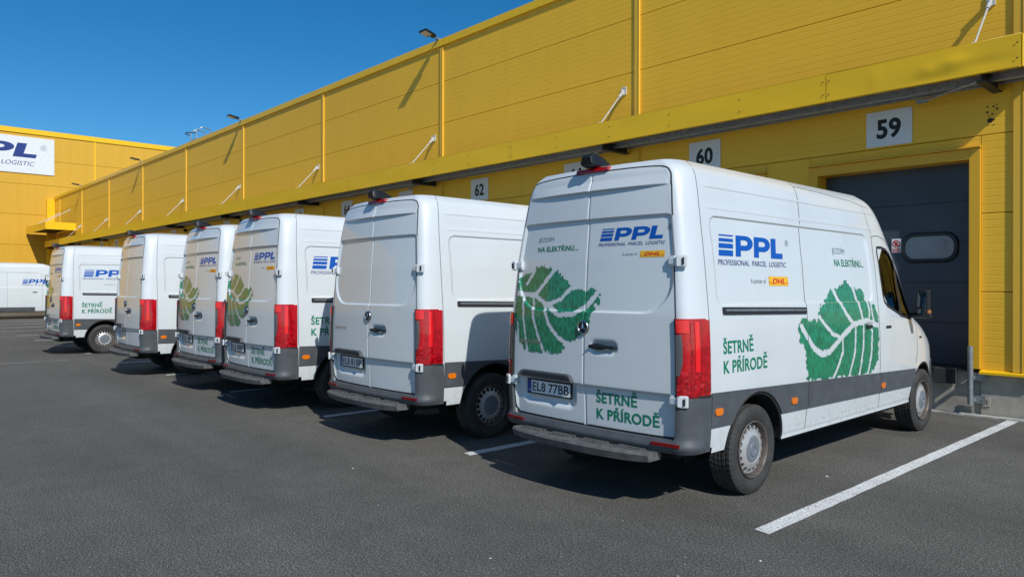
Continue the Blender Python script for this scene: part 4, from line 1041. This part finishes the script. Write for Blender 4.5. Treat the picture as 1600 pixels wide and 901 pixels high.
    m = MB(); m.lathe([(0, 0), (0, .014), (-.006, .012), (-.006, 0)], 14); m.v = [(v[1] + float(rear_x(-.105, 1.23)) - 0.004, v[0] - .105, v[2] + 1.236) for v in m.v]; m.build("door_lock", chrome, rd[0])
    emblem_parts(rd[0], 0.0, 1.352, float(rear_x(0.03, 1.352)) - 0.001)
    # model lettering on the left door
    decal("model_lettering", fit(T("SPRINTER", 0.012, 0.25), -0.79, -0.50, 1.185, 1.218), rear_t, chrome, rd[1], 0.004)
    # plate trim with lamps
    tr_ = lambda y, z: np.maximum(sd_rrect(y, z, 0.10, 0.77, 0.80, 0.955, 0.075), 0.895 - z)
    grid_patch(on_rear, np.linspace(0.08, 0.79, 48), np.linspace(0.88, 0.97, 12), tr_, 0.034, "plate_trim", grey_plastic, rd[1], foff=lambda y, z: 0.012 * np.clip((0.955 - z) / 0.06, 0, 1))
    # hinges
    for z, yo in ((0.845, 0.0), (1.872, 0.0)):
        for s in (-1, 1):
            ye = 0.905 if z < 1 else 0.868; x = float(rear_x(ye, z)); W_ = float(fW(z))
            m = MB(); Rz = Matrix.Rotation(s * math.radians(-28), 4, 'Z')
            m.box((x - 0.022, s * (ye - 0.045), z), (0.022, 0.075, 0.052), 0.006); m.box((x - 0.010, s * (ye - 0.055), z), (0.03, 0.05, 0.082), 0.006)
            m.box((x - 0.012, s * (ye + 0.030), z), (0.030, 0.070, 0.088), 0.010, Rz); m.tube([(x - 0.030, s * (ye + 0.0), z - 0.036), (x - 0.030, s * ye, z + 0.036)], 0.014, 10)
            hg = m.build("hinge", paint, rd[0] if s < 0 else rd[1])
            m = MB(); m.box((x - 0.026, s * (ye + 0.045), z), (0.014, 0.014, 0.05), 0.003, Rz); m.build("hinge_slot", black_plastic, hg)
    # rear step
    V = []; F = []; n = 28
    for i in range(n + 1):
        t = -1 + 2 * i / n; y = 0.725 * t; fx_ = -0.20 + 0.09 * abs(t) ** 2.6; bx = 0.06; zt_ = 0.462; dz = 0.008 * abs(t) ** 6
        V += [(bx, y, zt_ - .012), (fx_ + 0.045, y, zt_), (fx_ + 0.012, y, zt_ - 0.006), (fx_, y, zt_ - 0.022), (fx_ + 0.018, y, zt_ - 0.078 + dz), (bx, y, zt_ - 0.07)]
        if i: F += [(6 * i - 6 + q, 6 * i - 6 + (q + 1) % 6, 6 * i + (q + 1) % 6, 6 * i + q) for q in range(6)]
    F += [tuple(range(6)), tuple(range(6 * n, 6 * n + 6))[::-1]]
    m = MB(); m.add(V, F); stp = m.build("rear_step", step_plastic, root, angle=35)
    m = MB()
    for i in range(4):
        yy = -0.52 + 1.04 * i / 3
        for q in (0, 1): m.box((-0.10 + 0.055 * q + 0.03 * abs(yy), yy, 0.4635), (0.026, 0.25, 0.010), 0.004)
    m.build("tread_bar", step_plastic, stp)
    m = MB()
    for yy in (-0.45, 0.45): m.box((0.15, yy, 0.42), (0.3, 0.06, 0.06), 0.005)
    m.build("step_bracket", under_black, stp)
    # high brake light and camera
    m = MB(); x = float(rear_x(0, 2.56))
    V = []; F = []
    for i in range(9):
        t = -1 + i / 4; yy = 0.168 * t; xx = float(rear_x(yy, 2.63)); h = 0.026 * (1 - 0.15 * t * t); V += [(xx + 0.03, yy, 2.662), (xx - 0.022, yy, 2.643 + h * .5), (xx - 0.030, yy, 2.643 - h * .6), (xx + 0.0, yy, 2.643 - h)]
        if i: F += [(4 * i - 4 + q, 4 * i - 4 + (q + 1) % 4, 4 * i + (q + 1) % 4, 4 * i + q) for q in range(4)]
    F += [(0, 1, 2, 3), (35, 34, 33, 32)]
    m.add(V, F); m.build("brake_light", red_lens, root)
    m = MB(); V = []; F = []
    secs = [(0.03, 0.058, 2.680, 2.738), (0.05, 0.068, 2.668, 2.762), (0.09, 0.072, 2.66, 2.768), (0.19, 0.066, 2.67, 2.745), (0.28, 0.050, 2.68, 2.715)]
    for i, (xx, hw, z0, z1) in enumerate(secs):
        V += [(xx + x - .115, -hw, z0 + .012), (xx + x - .115, -hw * .8, z1), (xx + x - .115, hw * .8, z1), (xx + x - .115, hw, z0 + .012), (xx + x - .10, hw * .8, z0), (xx + x - .10, -hw * .8, z0)]
        if i: F += [(6 * i - 6 + q, 6 * i - 6 + (q + 1) % 6, 6 * i + (q + 1) % 6, 6 * i + q) for q in range(6)]
    F += [tuple(range(6)), tuple(range(24, 30))[::-1]]
    m.add(V, F); m.build("rear_camera", black_plastic, root, angle=40)
    # cab glass, frame, mirror
    for s in (-1, 1):
        p = fd[0] if s < 0 else fd[1]
        sdw = lambda a, b: poly_sd(WIN, a, b)[0]
        gw = grid_patch(on_side, np.linspace(3.62, 4.66, 40), np.linspace(1.30, 2.14, 32), sdw, -0.012, "window", glass, p, skirt=False, mirror=(s > 0))
        fr = lambda a, b: np.maximum(poly_sd(WIN, a, b)[0] - 0.004, -(poly_sd(WIN, a, b)[0] + 0.022))
        V = []; F = []; n = len(WIN); cen = WIN.mean(0)
        for i in range(n):
            a = WIN[i - 1]; b = WIN[(i + 1) % n]; d = b - a; nn = np.array([d[1], -d[0]]) / np.hypot(*d)
            if nn @ (WIN[i] - cen) < 0: nn = -nn
            pin = WIN[i] - nn * 0.024; po = WIN[i] + nn * 0.006
            V += [on_side(*po, 0.002), on_side(*pin, 0.001), on_side(*pin, -0.014)]
        for i in range(n):
            j = (i + 1) % n; F += [(3 * i, 3 * j, 3 * j + 1, 3 * i + 1), (3 * i + 1, 3 * j + 1, 3 * j + 2, 3 * i + 2)]
        if s > 0: V = [(x, -y, z) for x, y, z in V]
        m = MB(); m.add(V, F)
        dv = [(4.165, 2.0), (4.165, 1.375)]; vv, ff = strip(on_side, [(4.15, 1.99), (4.16, 1.7), (4.19, 1.36)], 0.06, 0.001, "", None, None, s > 0); m.add(vv, ff)
        m.build("window_frame", seal, p)
        # mirror
        m = MB(); m.box((4.50, s * 1.02, 1.37), (0.10, 0.14, 0.06), 0.02); m.box((4.47, s * 1.115, 1.52), (0.12, 0.125, 0.29), 0.045); m.box((4.46, s * 1.12, 1.37), (0.10, 0.14, 0.06), 0.02)
        mr_ = m.build("mirror", black_plastic, p, smooth=False)
        m = MB(); Rm = Matrix.Rotation(s * math.radians(5), 4, 'Z') @ Matrix.Rotation(math.radians(7), 4, 'Y'); m.box((4.407, s * 1.115, 1.55), (0.006, 0.09, 0.17), 0.0, Rm); m.box((4.407, s * 1.115, 1.42), (0.006, 0.09, 0.05), 0.0, Rm); m.build("mirror_glass", mirror_glass, mr_)
        m = MB(); m.box((4.47, s * 1.165, 1.41), (0.08, 0.035, 0.05), 0.012); m.build("indicator", indicator_amber, mr_)
        # headlamp and badge
        hl = lambda a, b: np.maximum(np.maximum(5.40 - a, a - 5.80), np.maximum(b - (1.235 - 0.45 * (a - 5.40)), 0.93 + 0.05 * (5.8 - a) - b))
        grid_patch(on_side, np.linspace(5.36, 5.84, 20), np.linspace(0.90, 1.26, 16), hl, 0.006, "headlamp", clear_lens, root, mirror=(s > 0))
        grid_patch(on_side, np.linspace(4.78, 4.90, 8), np.linspace(1.08, 1.13, 5), lambda a, b: sd_rrect(a, b, 4.79, 4.89, 1.095, 1.117, .008), 0.004, "side_badge", black_plastic, root, mirror=(s > 0))
        fb = lambda a, b: np.maximum(np.maximum(5.30 - a, a - 5.90), np.maximum(b - 0.80, 0.44 - b))
        fb2 = lambda a, b: np.maximum(fb(a, b), (ARCH[1][2] + .002) - np.hypot(a - ARCH[1][0], b - ARCH[1][1]))
        grid_patch(on_side, np.linspace(5.28, 5.90, 26), np.linspace(0.42, 0.82, 18), fb2, 0.010, "front_bumper", grey_plastic, root, mirror=(s > 0))
    # cab inside: seats, bulkhead, dash, wheel
    m = MB()
    for yy in (-0.52, 0.52):
        m.box((4.05, yy, 1.08), (0.5, 0.48, 0.14), 0.05); m.box((3.82, yy, 1.42), (0.13, 0.46, 0.62), 0.05, Matrix.Rotation(math.radians(-8), 4, 'Y')); m.box((3.79, yy, 1.80), (0.09, 0.26, 0.18), 0.04)
    m.build("seat", seat_fabric, root)
    m = MB(); m.box((3.60, 0, 1.5), (0.03, 1.5, 1.9)); m.box((4.70, 0, 1.10), (0.4, 1.6, 0.34), 0.05); m.build("dashboard", seat_fabric, root)
    m = MB(); m.tube([(4.42 + 0.05 * math.cos(a), 0.5 + 0.19 * math.sin(a), 1.28 + 0.17 * math.cos(a)) for a in np.linspace(0, 2 * math.pi, 25)], 0.015, 6, caps=False); m.build("steering_wheel", black_plastic, root)
    # underbody
    m = MB(); m.box((3.0, 0, 0.42), (5.3, 1.2, 0.10)); m.box((0.62, 0, 0.45), (0.8, 1.5, 0.16)); m.box((2.95, 0, 0.39), (2.75, 1.80, 0.10)); m.box((5.6, 0, 0.45), (0.4, 1.4, 0.2))
    m.box((0.35, 0.3, 0.36), (0.4, 0.9, 0.14), 0.02); m.tube([(1.004, -0.8, 0.36), (1.004, 0.8, 0.36)], 0.06, 10); m.tube([(4.928, -0.8, 0.36), (4.928, 0.8, 0.36)], 0.05, 10)
    m.build("underbody", under_black, root)
    for mir in (False, True):
        vv, ff = [], []
        xs_ = np.linspace(1.46, 4.48, 40)
        for i, xq in enumerate(xs_):
            y = float(side_y(xq, 0.40)); vv += [(xq, -y - 0.002, 0.43), (xq, -y - 0.004, 0.385), (xq, -y + 0.05, 0.375)]
            if i: ff += [(3 * i - 3 + q, 3 * i - 2 + q, 3 * i + 1 + q, 3 * i + q) for q in range(2)]
        if mir: vv = [(x, -y, z) for x, y, z in vv]
        m = MB(); m.add(vv, ff); m.build("sill", paint, root)
    for x, z in ((1.004, 0.362), (4.928, 0.362)):
        make_wheel(root, x, -0.858, z, False); make_wheel(root, x, 0.858, z, True)
    return rd

# --- leaf decal: ragged cells on the body with the veins left bare
def leaf_cells(out, veins, widths, cell, seed, wrap):
    rg = np.random.default_rng(seed); P = np.array(out); x0, z0 = P.min(0) - 0.05; x1, z1 = P.max(0) + 0.05
    xs = np.arange(x0, x1, cell); zs = np.arange(z0, z1, cell); X, Z = np.meshgrid((xs[:-1] + xs[1:]) / 2, (zs[:-1] + zs[1:]) / 2)
    def sm(a, k):
        for _ in range(k): a = (a + np.roll(a, 1, 0) + np.roll(a, -1, 0) + np.roll(a, 1, 1) + np.roll(a, -1, 1)) / 5
        return a / a.std()
    n1 = sm(rg.normal(size=X.shape), 2); n2 = sm(rg.normal(size=X.shape), 6)
    sd, _, _ = poly_sd(P, X, Z); keep = sd < 0.008 * n1 + 0.006 * n2 - 0.003
    for v, w in zip(veins, widths):
        best = np.full(X.shape, 1e9); v = np.array(v)
        for a, b in zip(v[:-1], v[1:]):
            d = b - a; t = np.clip(((X - a[0]) * d[0] + (Z - a[1]) * d[1]) / (d @ d), 0, 1); best = np.minimum(best, np.hypot(X - a[0] - t * d[0], Z - a[1] - t * d[1]))
        keep &= best > 0.58 * w + 0.0022 * n1
    V = {}; F = []
    for j, i in zip(*np.nonzero(keep)):
        f = []
        for di, dj in ((0, 0), (1, 0), (1, 1), (0, 1)):
            k = (j + dj, i + di)
            if k not in V: V[k] = len(V)
            f.append(V[k])
        F.append(f)
    return [wrap(xs[i], zs[j]) for j, i in V], F
SO = [(2.148, 1.439), (2.172, 1.497), (2.273, 1.531), (2.367, 1.59), (2.449, 1.65), (2.611, 1.68), (2.735, 1.718), (2.833, 1.756), (2.883, 1.712), (2.933, 1.661), (3.044, 1.674), (3.21, 1.642), (3.238, 1.557), (3.317, 1.543), (3.378, 1.523), (3.438, 1.495), (3.509, 1.434), (3.525, 1.367), (3.524, 1.274), (3.494, 0.929), (3.42, 0.881), (3.327, 0.802), (2.762, 0.818), (1.965, 0.842), (1.862, 0.866), (1.898, 0.92), (1.838, 1.004), (1.865, 1.059), (1.818, 1.152), (1.746, 1.19), (1.73, 1.28), (1.723, 1.337), (1.789, 1.391), (1.864, 1.406), (1.986, 1.374), (2.117, 1.387), (2.182, 1.379)]
SV = [[(3.515, 1.288), (3.216, 1.343), (2.9, 1.321), (2.591, 1.197), (2.334, 1.077), (2.173, 1.069), (2.018, 1.13), (1.874, 1.252), (1.784, 1.34)], [(2.591, 1.197), (2.399, 1.253), (2.245, 1.342), (2.158, 1.409)], [(2.9, 1.321), (2.76, 1.412), (2.658, 1.501), (2.505, 1.67)], [(3.121, 1.352), (3.099, 1.43), (3.032, 1.559), (2.968, 1.70)], [(3.283, 1.354), (3.309, 1.438), (3.253, 1.57)], [(3.411, 1.318), (3.372, 1.411), (3.346, 1.55)], [(2.633, 1.182), (2.629, 1.06), (2.54, 0.955), (2.389, 0.80)], [(2.943, 1.294), (2.911, 1.043), (2.757, 0.79)], [(3.141, 1.3), (3.115, 1.083), (3.016, 0.79)], [(3.353, 1.254), (3.323, 1.019), (3.223, 0.79)]]
SW = [0.050, 0.036, 0.044, 0.042, 0.040, 0.034, 0.032, 0.034, 0.036, 0.036]
RO = [(0.592, 1.87), (0.532, 1.859), (0.393, 1.835), (0.329, 1.819), (0.252, 1.761), (0.156, 1.7), (0.142, 1.655), (0.022, 1.655), (-0.095, 1.675), (-0.158, 1.636), (-0.158, 1.539), (-0.108, 1.539), (-0.095, 1.499), (-0.057, 1.38), (-0.031, 1.34), (0.034, 1.278), (0.114, 1.234), (0.237, 1.212), (0.202, 1.168), (0.278, 1.107), (0.42, 1.123), (0.471, 1.104), (0.65, 1.109), (0.719, 1.147), (0.797, 1.197), (0.85, 1.304), (0.852, 1.468), (0.845, 1.609), (0.82, 1.761), (0.721, 1.814), (0.66, 1.813)]
RV = [[(0.86, 1.625), (0.614, 1.611), (0.45, 1.528), (0.293, 1.449), (0.128, 1.454), (-0.005, 1.517), (-0.139, 1.646)], [(0.598, 1.621), (0.509, 1.695), (0.36, 1.845)], [(0.436, 1.534), (0.293, 1.572), (0.13, 1.70)], [(0.629, 1.594), (0.605, 1.398), (0.538, 1.253), (0.445, 1.09)], [(0.479, 1.528), (0.406, 1.363), (0.292, 1.255), (0.168, 1.205)], [(0.752, 1.599), (0.743, 1.415), (0.681, 1.12)], [(0.728, 1.706), (0.622, 1.83)], [(0.822, 1.369), (0.805, 1.18)]]
RW = [0.040, 0.034, 0.032, 0.026, 0.034, 0.024, 0.028, 0.02]
leaf_side = mesh("leaf_graphic", *leaf_cells(SO, SV, SW, 0.0115, 3, lambda a, b: on_side(a, b, 0.0018)), leaf_print)
leaf_rear = mesh("leaf_graphic", *leaf_cells(RO, RV, RW, 0.0090, 5, lambda a, b: on_rear(a, b, 0.0022)), leaf_print)

def plate_on(parent, txt, border=0.0):
    x = 0.012; cy, cz = 0.435, 0.806; xr = float(rear_x(cy, 0.80)) - 0.020; sl_ = -0.06
    M = lambda a, b, o: (xr - o + sl_ * (-(a)) * 0 + BOW * ((cy - a) ** 2 - cy ** 2), cy - a, cz + b)
    m = MB(); m.box((0, 0, 0), (0.012, 0.546, 0.132), 0.003, None)
    m.v = [(xr + v[0] + BOW * ((cy + v[1]) ** 2 - cy ** 2), cy + v[1], cz + v[2]) for v in m.v]
    p = m.build("number_plate", ink_black, parent)
    V, F = rect2d(-0.218, 0.262, -0.052, 0.055, 8, 1); link("plate_face", mesh("plate_face", [M(a, b, 0.0075) for a, b in V], F, plate_white), p)
    V, F = rect2d(-0.262, -0.219, -0.052, 0.055, 1, 1); link("plate_band", mesh("plate_band", [M(a, b, 0.0075) for a, b in V], F, plate_blue), p)
    V, F = fit(T(txt, 0.012), -0.20, 0.245, -0.038, 0.040); link("plate_text", mesh("plate_text", [M(a, b, 0.0092 + l) for a, b, l in V], F, ink_black), p)
    V, F = fit(T("CZ", 0.01), -0.253, -0.228, -0.042, -0.024); link("plate_code", mesh("plate_code", [M(a, b, 0.0092 + l) for a, b, l in V], F, plate_white), p)

def logo_on(parent, fn, x0, x1, z0, zl, k=1.0):
    """blue logo, tagline, partner line; x0..x1 across, z0 = bottom of the letters"""
    w = x1 - x0
    V, F = logo2d(w * 0.955, zl, 0.22); V[:, 0] += x0; V[:, 1] += z0
    decal("logo_letters", (V, F), fn, blue_print, parent)
    decal("logo_tagline", fit(T("PROFESSIONAL  PARCEL  LOGISTIC", 0.004, 0.18), x0 - 0.02 * w, x1 - 0.0 * w, z0 - 0.42 * zl, z0 - 0.17 * zl), fn, navy_print, parent)
    decal("registered_mark", join2d(ring2d(x1 + 0.055 * w, z0 + zl * 0.83, 0.030 * k, 0.005 * k), fit(T("R"), x1 + 0.055 * w - 0.012 * k, x1 + 0.055 * w + 0.014 * k, z0 + zl * 0.83 - 0.015 * k, z0 + zl * 0.83 + 0.016 * k)), fn, grey_print, parent)

REAR_TEMPL = {}
def graphics(root, rd, sl):
    link("leaf_graphic", leaf_side, sl); link("leaf_graphic", leaf_rear, rd[1])
    logo_on(root, side_r, 0.535, 1.615, 1.925, 0.172)
    decal("partner_line", fit(T("A partner of", 0.0), 0.985, 1.235, 1.700, 1.752), side_r, grey_print, root)
    decal("partner_badge", rect2d(1.285, 1.625, 1.692, 1.772, 10, 3), side_r, logo_yellow, root, 0.0020)
    decal("partner_letters", join2d(fit(T("DHL", 0.03, 0.3), 1.34, 1.57, 1.709, 1.755), rect2d(1.29, 1.325, 1.712, 1.716), rect2d(1.29, 1.325, 1.722, 1.726), rect2d(1.585, 1.62, 1.712, 1.716), rect2d(1.585, 1.62, 1.722, 1.726)), side_r, logo_red, root, 0.0040)
    decal("slogan", fit(T("ŠETRNĚ", 0.026, 0.0, 1.05), 0.486, 0.938, 1.168, 1.302), side_r, green_print, root); decal("slogan", fit(T("K PŘÍRODĚ", 0.026, 0.0, 1.05), 0.486, 1.158, 1.018, 1.152), side_r, green_print, root)
    decal("motto", fit(T("JEZDÍM", 0.0), 2.585, 2.87, 1.990, 2.078), side_r, grey_print, sl); decal("motto", fit(T("NA ELEKTŘINU...", 0.018, 0.0, 1.04), 2.60, 3.29, 1.885, 1.975), side_r, green_print, sl)
    # tail
    logo_on(rd[0], rear_t, 0.125, 0.735, 2.048, 0.100, 0.75)
    decal("partner_line", fit(T("A partner of", 0.0), 0.355, 0.495, 1.918, 1.950), rear_t, grey_print, rd[0])
    decal("partner_badge", rect2d(0.520, 0.735, 1.908, 1.958, 8, 2), rear_t, logo_yellow, rd[0], 0.0020)
    decal("partner_letters", join2d(fit(T("DHL", 0.03, 0.3), 0.555, 0.70, 1.920, 1.946), rect2d(.523, .545, 1.922, 1.925), rect2d(.71, .732, 1.922, 1.925)), rear_t, logo_red, rd[0], 0.0040)
    decal("slogan", fit(T("ŠETRNĚ", 0.026, 0.0, 1.05), 0.118, 0.515, 0.752, 0.866), rear_t, green_print, rd[0]); decal("slogan", fit(T("K PŘÍRODĚ", 0.026, 0.0, 1.05), 0.118, 0.71, 0.622, 0.736), rear_t, green_print, rd[0])
    decal("motto", fit(T("JEZDÍM", 0.0), -0.60, -0.40, 2.062, 2.118), rear_t, grey_print, rd[1]); decal("motto", fit(T("NA ELEKTŘINU...", 0.018, 0.0, 1.04), -0.60, -0.105, 1.985, 2.042), rear_t, green_print, rd[1])

def copy_tree(o, parent=None):
    c = o.copy(); col.objects.link(c); c.parent = parent
    for ch in o.children: copy_tree(ch, c)
    return c
def place(o, x, y, psi): o.location = (x, y, 0); o.rotation_euler = (0, 0, math.pi / 2 + psi)
GRP = "white delivery vans backed out of the docks"
plain = empty("delivery_van"); build_van(plain)
def kids(root, key): return [c for c in root.children if c.name.split('.')[0] == key]
brand = copy_tree(plain); graphics(brand, sorted(kids(brand, "rear_door"), key=lambda d_: d_["side"] == "left"), kids(brand, "sliding_door")[0])
VANS = [  # x, y, yaw, marked, plate, label
    (-4.0248, 4.4856, 0.0081, True, "EL8 77BB", "white van with big green leaf graphics, nearest dock, both right wheels visible"),
    (-7.15, 4.38, 0.003, False, "EL8 81BP", "plain white van without graphics, second from the right, its rear wheel half shaded"),
    (-10.11, 4.23, -0.012, True, "EL8 08BP", "white van with leaf graphics whose blue flank logo is half hidden by the plain van"),
    (-12.48, 4.336, 0.004, True, "EL8 14BP", "white van with leaf tail whose flank is almost wholly hidden by its neighbour"),
    (-15.48, 4.10, -0.018, False, "EL8 79BP", "plain white van with blank tail standing beside the last gap in the row"),
    (-21.50, 3.98, -0.010, True, "EL8 73BB", "most distant van of the parked row, its green slogan and whole rear wheel visible"),
]
first = {True: brand, False: plain}; used = set()
for x, y, psi, mk, pl_, lab in VANS:
    r = copy_tree(first[mk]) if mk in used else first[mk]
    if mk not in used: used.add(mk)
    place(r, x, y, psi); tag(r, lab, "van", GRP); r["_plate"] = pl_
for r in [o for o in col.objects if o.get("_plate")]:
    plate_on([d_ for d_ in kids(r, "rear_door") if d_.get("side") == "left"][0], r["_plate"]); del r["_plate"]

# ---------------------------------------------------------------- the longer van by the hall
lv = copy_tree(plain)
for ch in list(lv.children):
    if ch.name.split('.')[0] in ("side_cladding", "cladding_joint", "side_marker", "door_rail", "rail_track", "door_seal"): bpy.data.objects.remove(ch)
tag(lv, "long high white van parked along the hall at the far edge of the yard", "van")
place(lv, -45.9, 3.6, 0.0); lv.scale = (1.22, 1.0, 1.075)
for ch in lv.children:
    if ch.name.split('.')[0] == "wheel":
        ch.scale = (1 / 1.22, 1, 1 / 1.075); ch.location.z = 0.362 / 1.075
skx = (7.6 - 3.6) / 1.22
grid_patch(on_side, np.linspace(1.4, skx + .02, 90), np.linspace(.38, .60, 12), lambda x, z: np.maximum(np.maximum(.40 - z, z - .575), np.maximum(1.48 - x, x - skx)), 0.02, "side_skirt", grey_plastic, lv)
strips("door_seal", [strip(on_side, [(x_, .5), (x_, 2.2)], .006, .001, "", None, None, False) for x_ in (2.3, 3.545)], seal, lv)
logo_on(lv, side_r, (7.05 - 3.6) / 1.22, (7.05 - 3.6) / 1.22 + 0.95, 1.70, 0.22)

# ---------------------------------------------------------------- bits on the asphalt
mb = MB(); V0 = []
for i in range(90):
    a = random.random(); dist = 3.5 + 18 * a * a; an = TH + random.uniform(-0.6, 0.62)
    x, y = -math.sin(an) * dist, math.cos(an) * dist
    if y > 8.5: continue
    r = random.uniform(0.003, 0.008) * (1.0 if random.random() < .88 else 1.8); n = 6; b0 = random.random() * 6
    V = [(x + r * random.uniform(.6, 1.2) * math.cos(b0 + 6.283 * k / n), y + r * random.uniform(.6, 1.2) * math.sin(b0 + 6.283 * k / n), 0.001) for k in range(n)] + [(x, y, r * 0.7)]
    mb.add(V, [(k, (k + 1) % n, n) for k in range(n)])
tag(mb.build("gravel", pebble_mat), "pale grit scattered over the dark asphalt", "gravel", kind="stuff")
dl_ = empty("dead_leaf", (-2.05, 3.05, 0.004)); tag(dl_, "small curled dry leaf lying on the asphalt", "leaf")
mb = MB(); V = []; F = []
for i in range(6):
    t = i / 5; w = 0.022 * math.sin(math.pi * (0.1 + 0.85 * t)); V += [(0.08 * t, -w, 0.004 + 0.012 * t * t), (0.08 * t, 0, 0.001 + .012 * t * t), (0.08 * t, w, 0.008 + 0.014 * t)]
    if i: F += [(3 * i - 3 + q, 3 * i - 2 + q, 3 * i + 1 + q, 3 * i + q) for q in range(2)]
mb.add(V, F); mb.build("leaf_blade", twig_mat, dl_); mb = MB(); mb.tube([(-0.05, 0.01, 0.003), (0.0, 0.0, 0.006)], 0.002, 5); mb.build("leaf_stalk", twig_mat, dl_)
